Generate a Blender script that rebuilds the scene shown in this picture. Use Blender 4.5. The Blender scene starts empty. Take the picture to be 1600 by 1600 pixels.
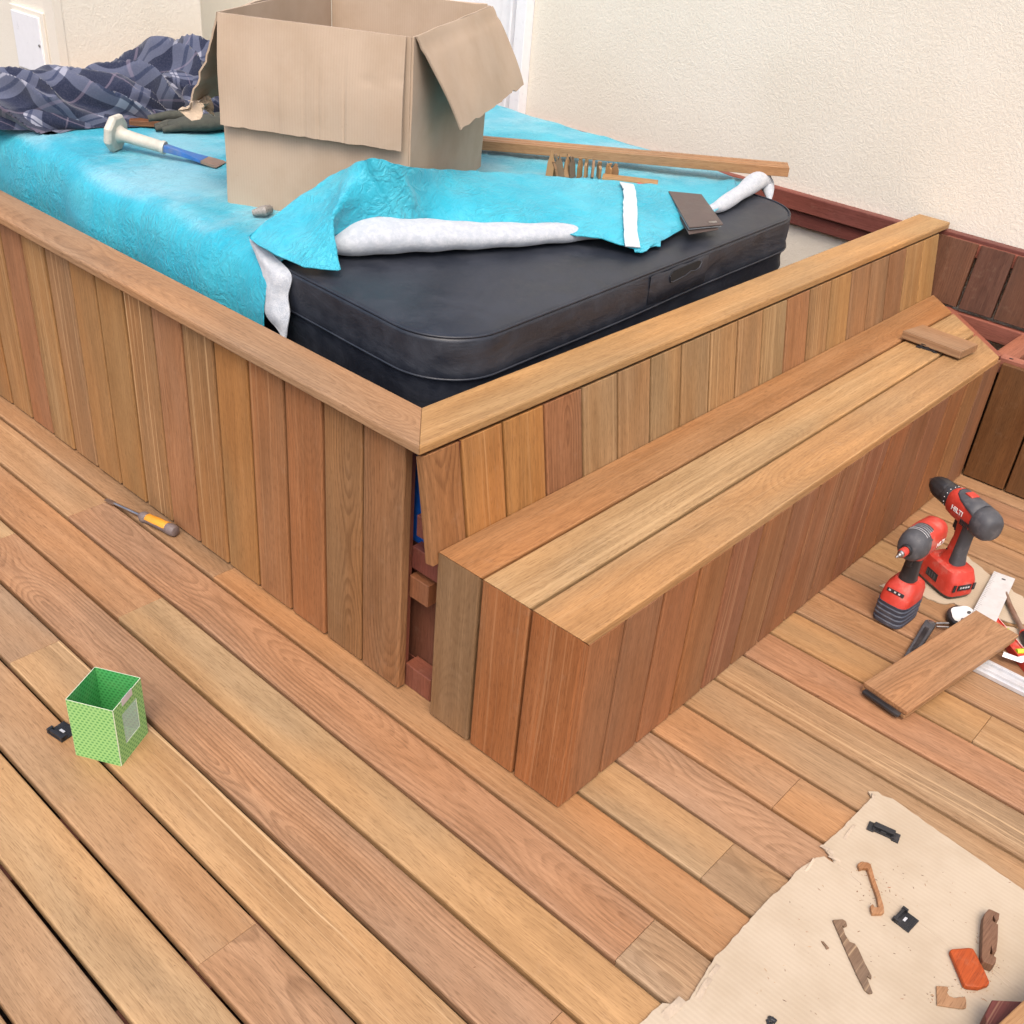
import bpy, bmesh, math, random
from mathutils import Vector, Matrix, noise
R = math.radians
sc = bpy.context.scene
col = sc.collection
# ------------------------------------------------------------------ camera
CAMX, CAMY, CAMZ = -1.224, -1.1968, 1.6
RC = ((0.67161786, -0.73645281, 0.08103527), (-0.34831134, -0.4103813, -0.84277304), (0.65391793, 0.53779592, -0.53213428))
cd = bpy.data.cameras.new('camera'); cam = bpy.data.objects.new('camera', cd); col.objects.link(cam)
M = Matrix(((RC[0][0], -RC[1][0], -RC[2][0], CAMX), (RC[0][1], -RC[1][1], -RC[2][1], CAMY), (RC[0][2], -RC[1][2], -RC[2][2], CAMZ), (0, 0, 0, 1)))
cam.matrix_world = M
cd.sensor_width = 36; cd.lens = 36 * 1643.236 / 1600; cd.clip_start = 0.05; cd.clip_end = 200
sc.camera = cam
# ------------------------------------------------------------------ light
w = bpy.data.worlds.new('World'); sc.world = w; w.use_nodes = True
nt = w.node_tree
bgn = nt.nodes['Background']
sky = nt.nodes.new('ShaderNodeTexSky'); sky.sky_type = 'NISHITA'; sky.sun_disc = False
SUN_EL, SUN_AZ = 58, 222          # azimuth: degrees counter-clockwise from +X of the direction towards the sun
sky.sun_elevation = R(SUN_EL); sky.sun_rotation = R(90 - SUN_AZ)
sky.air_density = 1.0; sky.dust_density = 5.0; sky.ozone_density = 0.5
nt.links.new(sky.outputs[0], bgn.inputs[0]); bgn.inputs[1].default_value = 0.15
sd = bpy.data.lights.new('sun', 'SUN'); so = bpy.data.objects.new('sun', sd); col.objects.link(so)
sd.energy = 0.62; sd.angle = R(34); sd.color = (1, 0.93, 0.84)
dv = Vector((math.cos(R(SUN_AZ)) * math.cos(R(SUN_EL)), math.sin(R(SUN_AZ)) * math.cos(R(SUN_EL)), math.sin(R(SUN_EL))))
so.rotation_euler = dv.to_track_quat('Z', 'Y').to_euler()
sc.view_settings.view_transform = 'Standard'; sc.view_settings.look = 'None'
sc.view_settings.exposure = 0.92; sc.view_settings.gamma = 1
rnd = random.Random(7)

# ------------------------------------------------------------------ helpers
F = 1643.236
CP = Vector((CAMX, CAMY, CAMZ))
def _ray(px, py):
    q = ((px - 800) / F, (py - 800) / F, 1)
    return Vector([sum(RC[k][i] * q[k] for k in range(3)) for i in range(3)])
def gz(px, py, z):      # survey of the photograph: point seen at px,py lying at height z
    d = _ray(px, py); return CP + d * ((z - CAMZ) / d.z)
def gx(px, py, x):
    d = _ray(px, py); return CP + d * ((x - CAMX) / d.x)
def gy(px, py, y):
    d = _ray(px, py); return CP + d * ((y - CAMY) / d.y)
def lin(c):
    return tuple((v / 255 / 12.92 if v / 255 <= .04045 else ((v / 255 + .055) / 1.055) ** 2.4) for v in c)

class MB:
    def __init__(s): s.v = []; s.f = []; s.uv = []; s.tone = []; s.par = []
    def add(s, vs, fs, uvs=None, tone=(1, 1, 1), par=(0, 0, 0)):
        b = len(s.v); s.v += [tuple(v) for v in vs]
        s.tone += [tone] * len(vs); s.par += [par] * len(vs)
        for i, f in enumerate(fs):
            s.f.append([b + k for k in f])
            s.uv.append(uvs[i] if uvs else [(0, 0)] * len(f))
    def build(s, name, mat, parent=None, smooth=None, bevel=0, seg=2, weld=False):
        me = bpy.data.meshes.new(name); me.from_pydata(s.v, [], s.f)
        ul = me.uv_layers.new(name='UVMap')
        k = 0
        for u in s.uv:
            for p in u: ul.data[k].uv = p; k += 1
        a = me.color_attributes.new('tone', 'FLOAT_COLOR', 'POINT')
        b = me.color_attributes.new('par', 'FLOAT_COLOR', 'POINT')
        for i in range(len(s.v)):
            a.data[i].color = (*s.tone[i], 1); b.data[i].color = (*s.par[i], 1)
        bm = bmesh.new(); bm.from_mesh(me)
        if weld: bmesh.ops.remove_doubles(bm, verts=bm.verts, dist=1e-5)
        bmesh.ops.recalc_face_normals(bm, faces=bm.faces)
        if bevel:
            es = [e for e in bm.edges if len(e.link_faces) == 2 and e.calc_face_angle(0) > R(28)]
            bmesh.ops.bevel(bm, geom=es, offset=bevel, segments=seg, profile=.5, affect='EDGES', clamp_overlap=True)
        bm.to_mesh(me); bm.free()
        if smooth is not None:
            me.shade_smooth(); me.set_sharp_from_angle(angle=R(smooth))
        me.materials.append(mat)
        o = bpy.data.objects.new(name, me); col.objects.link(o)
        if parent: o.parent = parent
        return o
    # -------- shapes
    def box(s, x0, x1, y0, y1, z0, z1, mtx=None, **k):
        vs = [Vector((x, y, z)) for z in (z0, z1) for y in (y0, y1) for x in (x0, x1)]
        if mtx: vs = [mtx @ v for v in vs]
        s.add(vs, [(0, 2, 3, 1), (4, 5, 7, 6), (0, 1, 5, 4), (2, 6, 7, 3), (0, 4, 6, 2), (1, 3, 7, 5)], **k)
    def prism(s, poly, z0, z1, mtx=None, **k):
        n = len(poly)
        vs = [Vector((p[0], p[1], z)) for z in (z0, z1) for p in poly]
        if mtx: vs = [mtx @ v for v in vs]
        fs = [tuple(range(n))[::-1], tuple(range(n, 2 * n))] + [(i, (i + 1) % n, n + (i + 1) % n, n + i) for i in range(n)]
        s.add(vs, fs, **k)
    def loft(s, rings, cap=True, closed=True, **k):
        n = len(rings[0]); vs = [p for r_ in rings for p in r_]; fs = []
        m = n if closed else n - 1
        for j in range(len(rings) - 1):
            for i in range(m):
                fs.append((j * n + i, j * n + (i + 1) % n, (j + 1) * n + (i + 1) % n, (j + 1) * n + i))
        if cap and closed: fs += [tuple(range(n))[::-1], tuple(range((len(rings) - 1) * n, len(rings) * n))]
        s.add(vs, fs, **k)
    def rev(s, prof, mtx=None, n=24, sx=1, sy=1, **k):     # profile (t along local x, radius)
        rings = []
        for t, r_ in prof:
            ring = [Vector((t, r_ * sx * math.cos(2 * math.pi * i / n), r_ * sy * math.sin(2 * math.pi * i / n))) for i in range(n)]
            rings.append([mtx @ p for p in ring] if mtx else ring)
        s.loft(rings, **k)
    def tube(s, pts, rad, n=8, **k):
        rings = []
        pts = [Vector(p) for p in pts]
        for i, p in enumerate(pts):
            d = (pts[min(i + 1, len(pts) - 1)] - pts[max(i - 1, 0)]).normalized()
            a = d.cross(Vector((0, 0, 1)));
            if a.length < 1e-3: a = Vector((1, 0, 0))
            a.normalize(); b = a.cross(d)
            rr = rad[i] if isinstance(rad, (list, tuple)) else rad
            ra, rb = rr if isinstance(rr, tuple) else (rr, rr)
            rings.append([p + a * ra * math.cos(2 * math.pi * j / n) + b * rb * math.sin(2 * math.pi * j / n) for j in range(n)])
        s.loft(rings, **k)
    # one plank: U along grain, V across, N outward; miter offsets e0,e1 as functions of v
    def board(s, O, U, V, N, L, W, T, tone, par, r=.003, e0=None, e1=None, both=False):
        O, U, V, N = Vector(O), Vector(U), Vector(V), Vector(N)
        c = r * .3
        prof = [(0, 0)] if not both else [(r, 0), (0, r)]
        prof += [(0, T - r), (c, T - c), (r, T), (W - r, T), (W - c, T - c), (W, T - r)]
        prof += [(W, 0)] if not both else [(W, r), (W - r, 0)]
        n = len(prof); rings = []
        cs = [0]
        for i in range(1, n + 1):
            a, b = prof[i - 1], prof[i % n]; cs.append(cs[-1] + math.hypot(a[0] - b[0], a[1] - b[1]))
        off = cs[prof.index((r, T))]
        def ring(u, sh, which):
            out = []
            for (v, t) in prof:
                vv = min(max(v, sh), W - sh); tt = min(max(t, sh), T - sh)
                ee = 0
                if which == 0 and e0: ee = e0(vv, tt)
                if which == 1 and e1: ee = e1(vv, tt)
                out.append((u + ee, vv, tt))
            return out
        sh = .0012
        rr = [ring(0, sh, 0), ring(sh, 0, 0), ring(L - sh, 0, 1), ring(L, sh, 1)]
        vs = [O + U * p[0] + V * p[1] + N * p[2] for q in rr for p in q]
        fs = []; uvs = []
        for j in range(3):
            for i in range(n):
                i2 = (i + 1) % n
                fs.append((j * n + i, j * n + i2, (j + 1) * n + i2, (j + 1) * n + i))
                uvs.append([(rr[j][i][0], cs[i] - off), (rr[j][i2][0], cs[i + 1] - off), (rr[j + 1][i2][0], cs[i + 1] - off), (rr[j + 1][i][0], cs[i] - off)])
        fs.append(tuple(range(n))[::-1]); uvs.append([(p[2] * 3, p[1]) for p in rr[0]][::-1])
        fs.append(tuple(range(3 * n, 4 * n))); uvs.append([(L + p[2] * 3, p[1]) for p in rr[3]])
        s.add(vs, fs, uvs, tone, par)

def tag(o, label=None, cat=None, group=None, kind=None):
    if label: o['label'] = label
    if cat: o['category'] = cat
    if group: o['group'] = group
    if kind: o['kind'] = kind
    return o
def empty(name, loc, label, cat, group=None):
    o = bpy.data.objects.new(name, None); o.location = loc; o.empty_display_size = .05; col.objects.link(o)
    o['label'] = label; o['category'] = cat
    if group: o['group'] = group
    bpy.context.view_layer.update()
    return o
def part_each(mb, name, mat, t, **k):      # every separate piece of the builder becomes a part of its own
    par_ = list(range(len(mb.v)))
    def find(a):
        while par_[a] != a: par_[a] = par_[par_[a]]; a = par_[a]
        return a
    for f in mb.f:
        for b in f[1:]: par_[find(b)] = find(f[0])
    groups = {}
    for i, f in enumerate(mb.f): groups.setdefault(find(f[0]), []).append(i)
    out = []
    for fi in groups.values():
        m = MB(); ids = sorted({v for i in fi for v in mb.f[i]}); mp = {v: q for q, v in enumerate(ids)}
        m.v = [mb.v[v] for v in ids]; m.tone = [mb.tone[v] for v in ids]; m.par = [mb.par[v] for v in ids]
        m.f = [[mp[v] for v in mb.f[i]] for i in fi]; m.uv = [mb.uv[i] for i in fi]
        out.append(put(m.build(name, mat, None, **k), t))
    return out
def put(o, t):          # parent a mesh written in world coordinates under thing t
    o.parent = t; o.matrix_parent_inverse = Matrix.Translation(t.location).inverted() if t.rotation_euler.z == 0 else t.matrix_world.inverted()
    return o
def part(mb, name, mat, t, **k): return put(mb.build(name, mat, None, **k), t)

# ------------------------------------------------------------------ materials
class NT:
    def __init__(s, name):
        s.m = bpy.data.materials.new(name); s.m.use_nodes = True; s.t = s.m.node_tree; s.t.nodes.clear()
        s.out = s.n('ShaderNodeOutputMaterial'); s.b = s.n('ShaderNodeBsdfPrincipled'); s.l(s.b.outputs[0], s.out.inputs[0])
    def n(s, typ, **k):
        x = s.t.nodes.new(typ)
        for a, v in k.items(): setattr(x, a, v)
        return x
    def l(s, a, b): s.t.links.new(a, b)
    def inp(s, sock, v):
        if v is None: return
        if isinstance(v, bpy.types.NodeSocket): s.l(v, sock)
        else:
            if sock.type == 'RGBA' and len(v) == 3: v = (*v, 1)
            sock.default_value = v
    def math(s, op, a, b=None, c=None, clamp=False):
        x = s.n('ShaderNodeMath', operation=op, use_clamp=clamp); s.inp(x.inputs[0], a); s.inp(x.inputs[1], b); s.inp(x.inputs[2], c); return x.outputs[0]
    def vm(s, op, a, b=None):
        x = s.n('ShaderNodeVectorMath', operation=op); s.inp(x.inputs[0], a); s.inp(x.inputs[1], b); return x.outputs[0]
    def mix(s, fac, a, b, mode='MIX'):
        x = s.n('ShaderNodeMix', data_type='RGBA', blend_type=mode); s.inp(x.inputs[0], fac); s.inp(x.inputs[6], a); s.inp(x.inputs[7], b); return x.outputs[2]
    def noise(s, vec, scale=1, detail=2, rough=.5, dist=0):
        x = s.n('ShaderNodeTexNoise'); s.inp(x.inputs['Vector'], vec); x.inputs['Scale'].default_value = scale; x.inputs['Detail'].default_value = detail
        x.inputs['Roughness'].default_value = rough; x.inputs['Distortion'].default_value = dist; return x.outputs['Fac']
    def ramp(s, f, a, b, lo=0, hi=1):
        x = s.n('ShaderNodeMapRange', interpolation_type='SMOOTHSTEP'); s.inp(x.inputs[0], f)
        for i, v in enumerate((a, b, lo, hi)): s.inp(x.inputs[i + 1], v)
        return x.outputs[0]
    def comb(s, x, y, z=0):
        c = s.n('ShaderNodeCombineXYZ'); s.inp(c.inputs[0], x); s.inp(c.inputs[1], y); s.inp(c.inputs[2], z); return c.outputs[0]
    def sep(s, v):
        c = s.n('ShaderNodeSeparateXYZ'); s.inp(c.inputs[0], v); return c.outputs
    def bump(s, h, strength=.3, dist=.001, nrm=None):
        x = s.n('ShaderNodeBump'); x.inputs['Strength'].default_value = strength; x.inputs['Distance'].default_value = dist; s.inp(x.inputs['Height'], h)
        if nrm is not None: s.l(nrm, x.inputs['Normal'])
        s.l(x.outputs[0], s.b.inputs['Normal']); return x.outputs[0]
    def set(s, **k):
        for a, v in k.items():
            s.inp(s.b.inputs[{'color': 'Base Color', 'rough': 'Roughness', 'metal': 'Metallic', 'spec': 'Specular IOR Level', 'sheen': 'Sheen Weight', 'coat': 'Coat Weight', 'trans': 'Transmission Weight', 'alpha': 'Alpha'}[a]], v)
    def obj(s): return s.n('ShaderNodeTexCoord').outputs['Object']
    def geo(s): return s.n('ShaderNodeNewGeometry').outputs['Position']

def wood_material():
    t = NT('hardwood')
    uv = t.n('ShaderNodeUVMap', uv_map='UVMap').outputs[0]
    tone = t.n('ShaderNodeAttribute', attribute_name='tone').outputs['Color']
    par = t.sep(t.n('ShaderNodeAttribute', attribute_name='par').outputs['Vector'])
    seed, streak, ring = par[0], par[1], par[2]
    u, v, _ = t.sep(uv)
    S = t.math('MULTIPLY', seed, 61.7)
    def P(su, sv, k=0): return t.comb(t.math('MULTIPLY', u, su), t.math('MULTIPLY', v, sv), t.math('ADD', S, k))
    warp = t.noise(P(2.2, 9), 1, 2, .5)
    wv = t.math('ADD', v, t.math('MULTIPLY', t.math('SUBTRACT', warp, .5), .02))
    # flat-sawn cathedral figure
    s1 = t.math('FRACT', t.math('MULTIPLY', seed, 7.31)); s2 = t.math('FRACT', t.math('MULTIPLY', seed, 13.7)); s3 = t.math('FRACT', t.math('MULTIPLY', seed, 29.3))
    vc = t.math('SUBTRACT', wv, t.math('MULTIPLY_ADD', s1, .07, .025))
    yy = t.math('MULTIPLY_ADD', t.noise(P(2.0, 0.0, 7), 1, 1, .5), .30, t.math('MULTIPLY', t.math('SUBTRACT', u, s2), t.math('MULTIPLY_ADD', s3, .12, -.06)))
    yy = t.math('SUBTRACT', yy, .145)
    rr = t.math('SQRT', t.math('ADD', t.math('MULTIPLY', vc, vc), t.math('MULTIPLY', yy, yy)))
    rr = t.math('ADD', rr, t.math('MULTIPLY', t.noise(P(9, 60, 3), 1, 2, .6), .004))
    fr = t.math('MULTIPLY_ADD', t.noise(P(.4, 2, 11), 1, 0), 60, 90)
    g = t.math('FRACT', t.math('MULTIPLY', rr, fr))
    g = t.math('MULTIPLY', t.ramp(g, .25, .85), t.ramp(g, .86, 1, 1, 0))
    g = t.math('MULTIPLY', g, t.ramp(t.noise(P(2, 12, 23), 1, 2), .3, .62))
    # long streaks, fibres, pores
    wP = lambda su, sv, k: t.comb(t.math('MULTIPLY', u, su), t.math('MULTIPLY', wv, sv), t.math('ADD', S, k))
    st = t.noise(wP(1.0, 42, 31), 1, 4, .6)
    fib = t.noise(wP(14, 420, 41), 1, 2, .6)
    por = t.noise(wP(45, 620, 47), 1, 1, .5)
    blot = t.noise(P(3.5, 13, 53), 1, 3, .55)
    pale = t.ramp(t.noise(wP(.5, 125, 59), 1, 3, .62), .55, .66)
    hue = t.noise(P(1.3, 5, 67), 1, 2, .5)
    c = t.mix(t.ramp(hue, .3, .7), t.mix(1, tone, (.90, .97, 1.06), 'MULTIPLY'), t.mix(1, tone, (1.08, 1.0, .90), 'MULTIPLY'))
    k = t.math('MULTIPLY', t.ramp(blot, .25, .75, .90, 1.08), t.ramp(st, .3, .7, .88, 1.08))
    k = t.math('MULTIPLY', k, t.ramp(fib, .3, .7, .88, 1.06))
    k = t.math('MULTIPLY', k, t.ramp(por, .55, .68, 1, .76))
    k = t.math('MULTIPLY', k, t.math('SUBTRACT', 1, t.math('MULTIPLY', g, t.math('MULTIPLY', ring, .29))))
    c = t.mix(1, c, t.comb(k, t.math('POWER', k, 1.12), t.math('POWER', k, 1.25)), 'MULTIPLY')
    c = t.mix(t.math('MULTIPLY', pale, streak), c, t.mix(.45, t.mix(1, tone, (1.45, 1.5, 1.5), 'MULTIPLY'), (.62, .44, .25)))
    # scattered dust and scuffs
    pos = t.geo()
    dust = t.ramp(t.noise(pos, 26, 5, .7), .56, .74)
    c = t.mix(t.math('MULTIPLY', dust, .07), c, (.50, .37, .26))
    sp = t.ramp(t.noise(pos, 240, 2, .6), .73, .78)
    c = t.mix(t.math('MULTIPLY', sp, .35), c, (.12, .06, .03))
    h = t.math('ADD', t.math('MULTIPLY', fib, .6), t.math('MULTIPLY', por, .5))
    h = t.math('SUBTRACT', h, t.math('MULTIPLY', g, .3))
    t.set(color=c, rough=t.ramp(blot, .2, .8, .48, .66), spec=.35)
    t.bump(h, .35, .0007)
    return t.m
WOOD = wood_material()

def simple(name, rgb, rough=.5, metal=0, spec=.5, var=.12, scale=30, bump=0, bscale=200, dirt=None, dfac=.3, dscale=18):
    t = NT(name); p = t.obj()
    n = t.noise(p, scale, 4, .6)
    k = t.ramp(n, .3, .7, 1 - var, 1 + var)
    c = t.mix(1, rgb, t.comb(k, k, k), 'MULTIPLY')
    if dirt:
        d = t.ramp(t.noise(p, dscale, 5, .65), .5, .72)
        c = t.mix(t.math('MULTIPLY', d, dfac), c, dirt)
    t.set(color=c, rough=t.ramp(n, .3, .7, max(rough - .08, .05), min(rough + .08, 1)), metal=metal, spec=spec)
    if bump: t.bump(t.noise(p, bscale, 3, .6), bump, .001)
    return t.m

def stucco(name, rgb, strength=.28):
    t = NT(name); p = t.geo()
    wv = t.vm('ADD', p, t.vm('SCALE', t.n('ShaderNodeTexNoise').outputs['Color']))
    nz = t.n('ShaderNodeTexNoise'); nz.inputs['Scale'].default_value = 14; t.l(p, nz.inputs['Vector']); nz.inputs['Detail'].default_value = 3
    sc_ = t.n('ShaderNodeVectorMath', operation='SCALE'); t.l(nz.outputs['Color'], sc_.inputs[0]); sc_.inputs[3].default_value = .10
    q = t.vm('ADD', p, sc_.outputs[0])
    a = t.noise(q, 85, 5, .66, .2)
    b = t.noise(q, 210, 2, .6)
    h = t.math('ADD', t.ramp(a, .34, .66), t.math('MULTIPLY', b, .5))
    lo = t.noise(p, 1.6, 3, .5)
    c = t.mix(t.ramp(lo, .3, .7, 0, 1), rgb, t.mix(1, rgb, (.95, .94, .92), 'MULTIPLY'))
    c = t.mix(t.ramp(a, .3, .55, .05, 0), c, (.5, .42, .32))
    t.set(color=c, rough=.9, spec=.15); t.bump(h, strength, .0035)
    return t.m
STUCCO = stucco('cream_stucco', (.755, .705, .61))
RENDER = stucco('smooth_render', (.73, .68, .59), .12)
YELLOWR = stucco('yellow_render', (.82, .77, .62), .1)
WHITE = simple('white_lacquer', (.80, .80, .82), .35, var=.02)
DARK = simple('dark_earth', (.035, .022, .015), .95, bump=.4, bscale=60)

def fleece(name='blue_film', dusty=.42):
    t = NT(name); p = t.geo()
    nz = t.n('ShaderNodeTexNoise'); nz.inputs['Scale'].default_value = 9; t.l(p, nz.inputs['Vector'])
    s_ = t.n('ShaderNodeVectorMath', operation='SCALE'); t.l(nz.outputs['Color'], s_.inputs[0]); s_.inputs[3].default_value = .09
    q = t.vm('ADD', p, s_.outputs[0])
    m = t.n('ShaderNodeMapping'); t.l(q, m.inputs[0]); m.inputs['Scale'].default_value = (34, 90, 60); m.inputs['Rotation'].default_value = (0, 0, R(-35))
    wr = t.noise(m.outputs[0], 1, 4, .62, .5)
    fine = t.noise(p, 420, 2, .6)
    big = t.noise(p, 5.5, 4, .6)
    wrr = t.ramp(wr, .36, .62)
    c = t.mix(t.ramp(big, .35, .7), (.015, .335, .455), (.042, .40, .51))
    nrm = t.sep(t.n('ShaderNodeNewGeometry').outputs['Normal'])[2]
    dust = t.math('MULTIPLY', t.ramp(t.noise(p, 3.0, 5, .62), .40, .62), t.ramp(nrm, .7, .97))
    c = t.mix(t.math('MULTIPLY', dust, dusty), c, (.40, .55, .60))
    c = t.mix(t.ramp(wr, .62, .75, 0, .25), c, (.3, .75, .85))
    t.set(color=c, rough=.46, spec=.4, sheen=.1)
    t.bump(t.math('MULTIPLY', t.math('ADD', wrr, t.math('MULTIPLY', fine, .25)), t.ramp(t.noise(p, 4.3, 2), .35, .65, .4, 1)), .75, .0034)
    return t.m
FILM = fleece(); FILM2 = fleece('blue_film_clean', .08)
def felt():
    t = NT('white_felt'); p = t.geo()
    n = t.noise(p, 55, 5, .7); f = t.noise(p, 500, 2, .6)
    c = t.mix(t.ramp(n, .35, .7), (.39, .42, .46), (.50, .52, .55))
    t.set(color=c, rough=1, spec=.05, sheen=.4); t.bump(t.math('ADD', n, t.math('MULTIPLY', f, .5)), .7, .003)
    return t.m
FELT = felt()
def vinyl():
    t = NT('black_vinyl'); p = t.geo()
    leather = t.n('ShaderNodeTexVoronoi'); leather.inputs['Scale'].default_value = 420; t.l(p, leather.inputs['Vector'])
    m = t.n('ShaderNodeMapping'); t.l(p, m.inputs[0]); m.inputs['Scale'].default_value = (5, 5, 13)
    w_ = t.noise(m.outputs[0], 1, 4, .55, .8)
    d = t.noise(p, 11, 5, .7)
    c = t.mix(t.ramp(d, .35, .75), (.013, .016, .024), (.029, .033, .044))  # blue cast in the black stands for reflected sky
    nz_ = t.sep(t.n('ShaderNodeNewGeometry').outputs['Normal'])[2]
    side = t.ramp(nz_, .3, .8, 1, 0)
    c = t.mix(t.ramp(t.noise(p, 70, 4, .7), .68, .76, 0, .25), c, (.2, .19, .19))
    t.set(color=c, rough=t.ramp(d, .3, .7, .38, .52), spec=.5)
    t.bump(t.math('ADD', t.math('MULTIPLY', leather.outputs['Distance'], .05), t.math('MULTIPLY', w_, t.math('MULTIPLY', side, 3.0))), .45, .004)
    return t.m
VINYL = vinyl()
def cardboard(name, rgb, ang=0, sc_=120):
    t = NT(name); p = t.obj()
    m = t.n('ShaderNodeMapping'); t.l(t.n('ShaderNodeUVMap', uv_map='UVMap').outputs[0], m.inputs[0])
    wv = t.n('ShaderNodeTexWave', wave_type='BANDS', bands_direction='X'); t.l(m.outputs[0], wv.inputs[0]); wv.inputs['Scale'].default_value = sc_; wv.inputs['Distortion'].default_value = .3
    n = t.noise(p, 7, 5, .6); f = t.noise(p, 160, 3, .7)
    c = t.mix(t.ramp(n, .35, .7), rgb, t.mix(1, rgb, (.90, .88, .85), 'MULTIPLY'))
    c = t.mix(t.math('MULTIPLY', wv.outputs['Fac'], .07), c, (.2, .13, .08))
    c = t.mix(t.ramp(f, .66, .74, 0, .3), c, (.22, .14, .08))
    t.set(color=c, rough=.85, spec=.15)
    t.bump(t.math('ADD', t.math('MULTIPLY', wv.outputs['Fac'], .5), t.math('MULTIPLY', n, .8)), .25, .0012)
    return t.m
CARD = cardboard('brown_cardboard', (.45, .35, .262), sc_=45)
CARDF = cardboard('cardboard_sheet', (.47, .385, .285), sc_=32)
CARDT = simple('torn_paper', (.43, .34, .25), .95, var=.15, bump=.5)
RED = simple('red_plastic', (.50, .042, .026), .48, dirt=(.35, .22, .18), dfac=.5, dscale=30)
GREY = simple('grey_rubber', (.060, .060, .066), .6, bump=.2, bscale=500, dirt=(.22, .20, .19), dfac=.3, dscale=30)
BLACK = simple('black_plastic', (.018, .018, .020), .42, bump=.1, dirt=(.14, .12, .11), dfac=.25)
STEEL = simple('steel', (.45, .43, .42), .35, metal=1, dirt=(.2, .12, .08), dfac=.4, dscale=60)
ALU = simple('brushed_aluminium', (.60, .60, .61), .42, metal=.35, var=.06, dirt=(.5, .45, .4), dfac=.4, dscale=40)
IVORY = simple('ivory_plastic', (.50, .47, .40), .5, dirt=(.3, .25, .2), dfac=.25)
BLUEP = simple('blue_paint', (.03, .13, .38), .4, dirt=(.2, .2, .22), dfac=.5)
RUST = simple('worn_steel', (.33, .22, .16), .5, metal=.5, dirt=(.25, .10, .05), dfac=.7)
YEL = simple('yellow_rubber', (.66, .27, .02), .55, var=.1, dirt=(.3, .2, .1), dfac=.2)
BRAIN = simple('grey_brown_grip', (.15, .115, .11), .55, dirt=(.3, .25, .2), dfac=.3)
MARK = simple('white_print', (.75, .74, .72), .5, var=.05)
OLIVE = simple('olive_knit', (.060, .062, .050), .95, bump=.9, bscale=420, var=.2, scale=60)
WALLET = simple('brown_leather', (.085, .062, .055), .5, bump=.3, bscale=600, dirt=(.25, .2, .17), dfac=.15)
BLUEW = simple('blue_membrane', (.01, .09, .42), .4)
TAPE = simple('white_tape', (.50, .53, .54), .7, var=.06, bump=.4, bscale=150)
LIME = simple('lime_vial', (.45, .62, .04), .2)
PINK = simple('red_pencil', (.55, .02, .04), .4)

def tone(rgb, k=.62):
    l = lin(rgb); l = (l[0] * .985, l[1] * 1.03, l[2] * 1.06); return tuple(v * k for v in l)
# plank palette (as the planks look in the photograph, then scaled to albedo)
YELW, TAN, PINKB, ORNG, BRWN, GRYB, GOLD, REDB, PALE = (208, 168, 118), (204, 158, 112), (196, 142, 108), (198, 140, 92), (176, 130, 92), (184, 150, 118), (196, 144, 88), (190, 124, 92), (218, 182, 134)
def sd_(): return rnd.random()
def jit(c, a=6, m=(190, 140, 92), f=.40):
    if c[0] < 170 and m[0] == 194: m = (160, 108, 72)
    c = tuple(v * (1 - f) + q * f for v, q in zip(c, m))
    d = rnd.uniform(-a, a); return tuple(v + d + rnd.uniform(-a * .4, a * .4) for v in c)
X, Y, Z = Vector((1, 0, 0)), Vector((0, 1, 0)), Vector((0, 0, 1))

# ------------------------------------------------------------------ ground and deck
g = MB(); g.box(-14, 14, -14, 14, -.30, -.16)
tag(g.build('ground', DARK), kind='structure')
g = MB()
PITCH = .1272; T = .021
rows = {}
J = (-1.62, -.67, -.186, .71, 1.185, 2.6)
def row(k, segs): rows[k] = segs      # k: row index, right edge at x = -.065 + k*PITCH ; segs: (y0, y1, colour, streak, ring)
row(1, [(-2.4, -1.62, TAN, .2, .3), (-1.62, .705, ORNG, .25, .25), (.705, 2.3, BRWN, .1, .4), (2.3, 3.4, TAN, .1, .2)])
row(0, [(-2.4, -.67, GRYB, .35, .9), (-.67, 1.183, PINKB, .05, .95), (1.183, 3.4, TAN, .35, .2)])
row(-1, [(-2.4, .715, YELW, .0, .22), (.715, 3.4, ORNG, .05, .35)])
row(-2, [(-2.4, -.666, ORNG, .1, .3), (-.666, 1.194, PINKB, .15, 1.0), (1.194, 3.4, PALE, .2, .1)])
row(-3, [(-2.4, .725, (212, 172, 122), .95, .1), (.725, 3.4, GRYB, .1, .25)])
row(-4, [(-2.4, -.186, (190, 146, 116), .0, 1.0), (-.186, 1.66, (200, 158, 114), .05, .25), (1.66, 3.4, BRWN, .2, .4)])
row(-5, [(-2.4, 1.2, (208, 166, 112), .08, .15), (1.2, 3.4, TAN, .1, .3)])
row(-6, [(-2.4, 1.0, (176, 146, 116), .1, .25), (1.0, 3.4, TAN, .1, .3)])
row(-7, [(-2.4, 3.4, TAN, .1, .3)]); row(-8, [(-2.4, 3.4, BRWN, .1, .3)]); row(-9, [(-2.4, 3.4, TAN, .1, .3)])
row(2, [(-2.4, -.678, (184, 142, 104), .1, .6), (-.678, 3.0, (208, 162, 114), .0, .12)])
row(3, [(-2.4, 3.0, (186, 146, 122), .0, .75)])
row(4, [(-2.4, -.683, (200, 148, 104), .1, .3), (-.683, 3.0, (200, 146, 102), .05, .4)])
row(5, [(-2.4, 3.0, (202, 156, 112), .12, .25)])
row(6, [(-2.4, 3.0, (182, 142, 106), .75, .25)])
row(7, [(-2.4, 3.0, (186, 128, 94), .0, .55)])
row(8, [(-2.4, -.9, TAN, .2, .3), (-.9, 3.0, (202, 148, 94), .0, .2)])
row(9, [(-2.4, 3.0, (182, 136, 100), .45, .6)])
row(10, [(-2.4, 3.0, (188, 124, 86), .0, .5)])
row(11, [(-2.4, 3.0, (184, 138, 98), .1, .3)])
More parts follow.
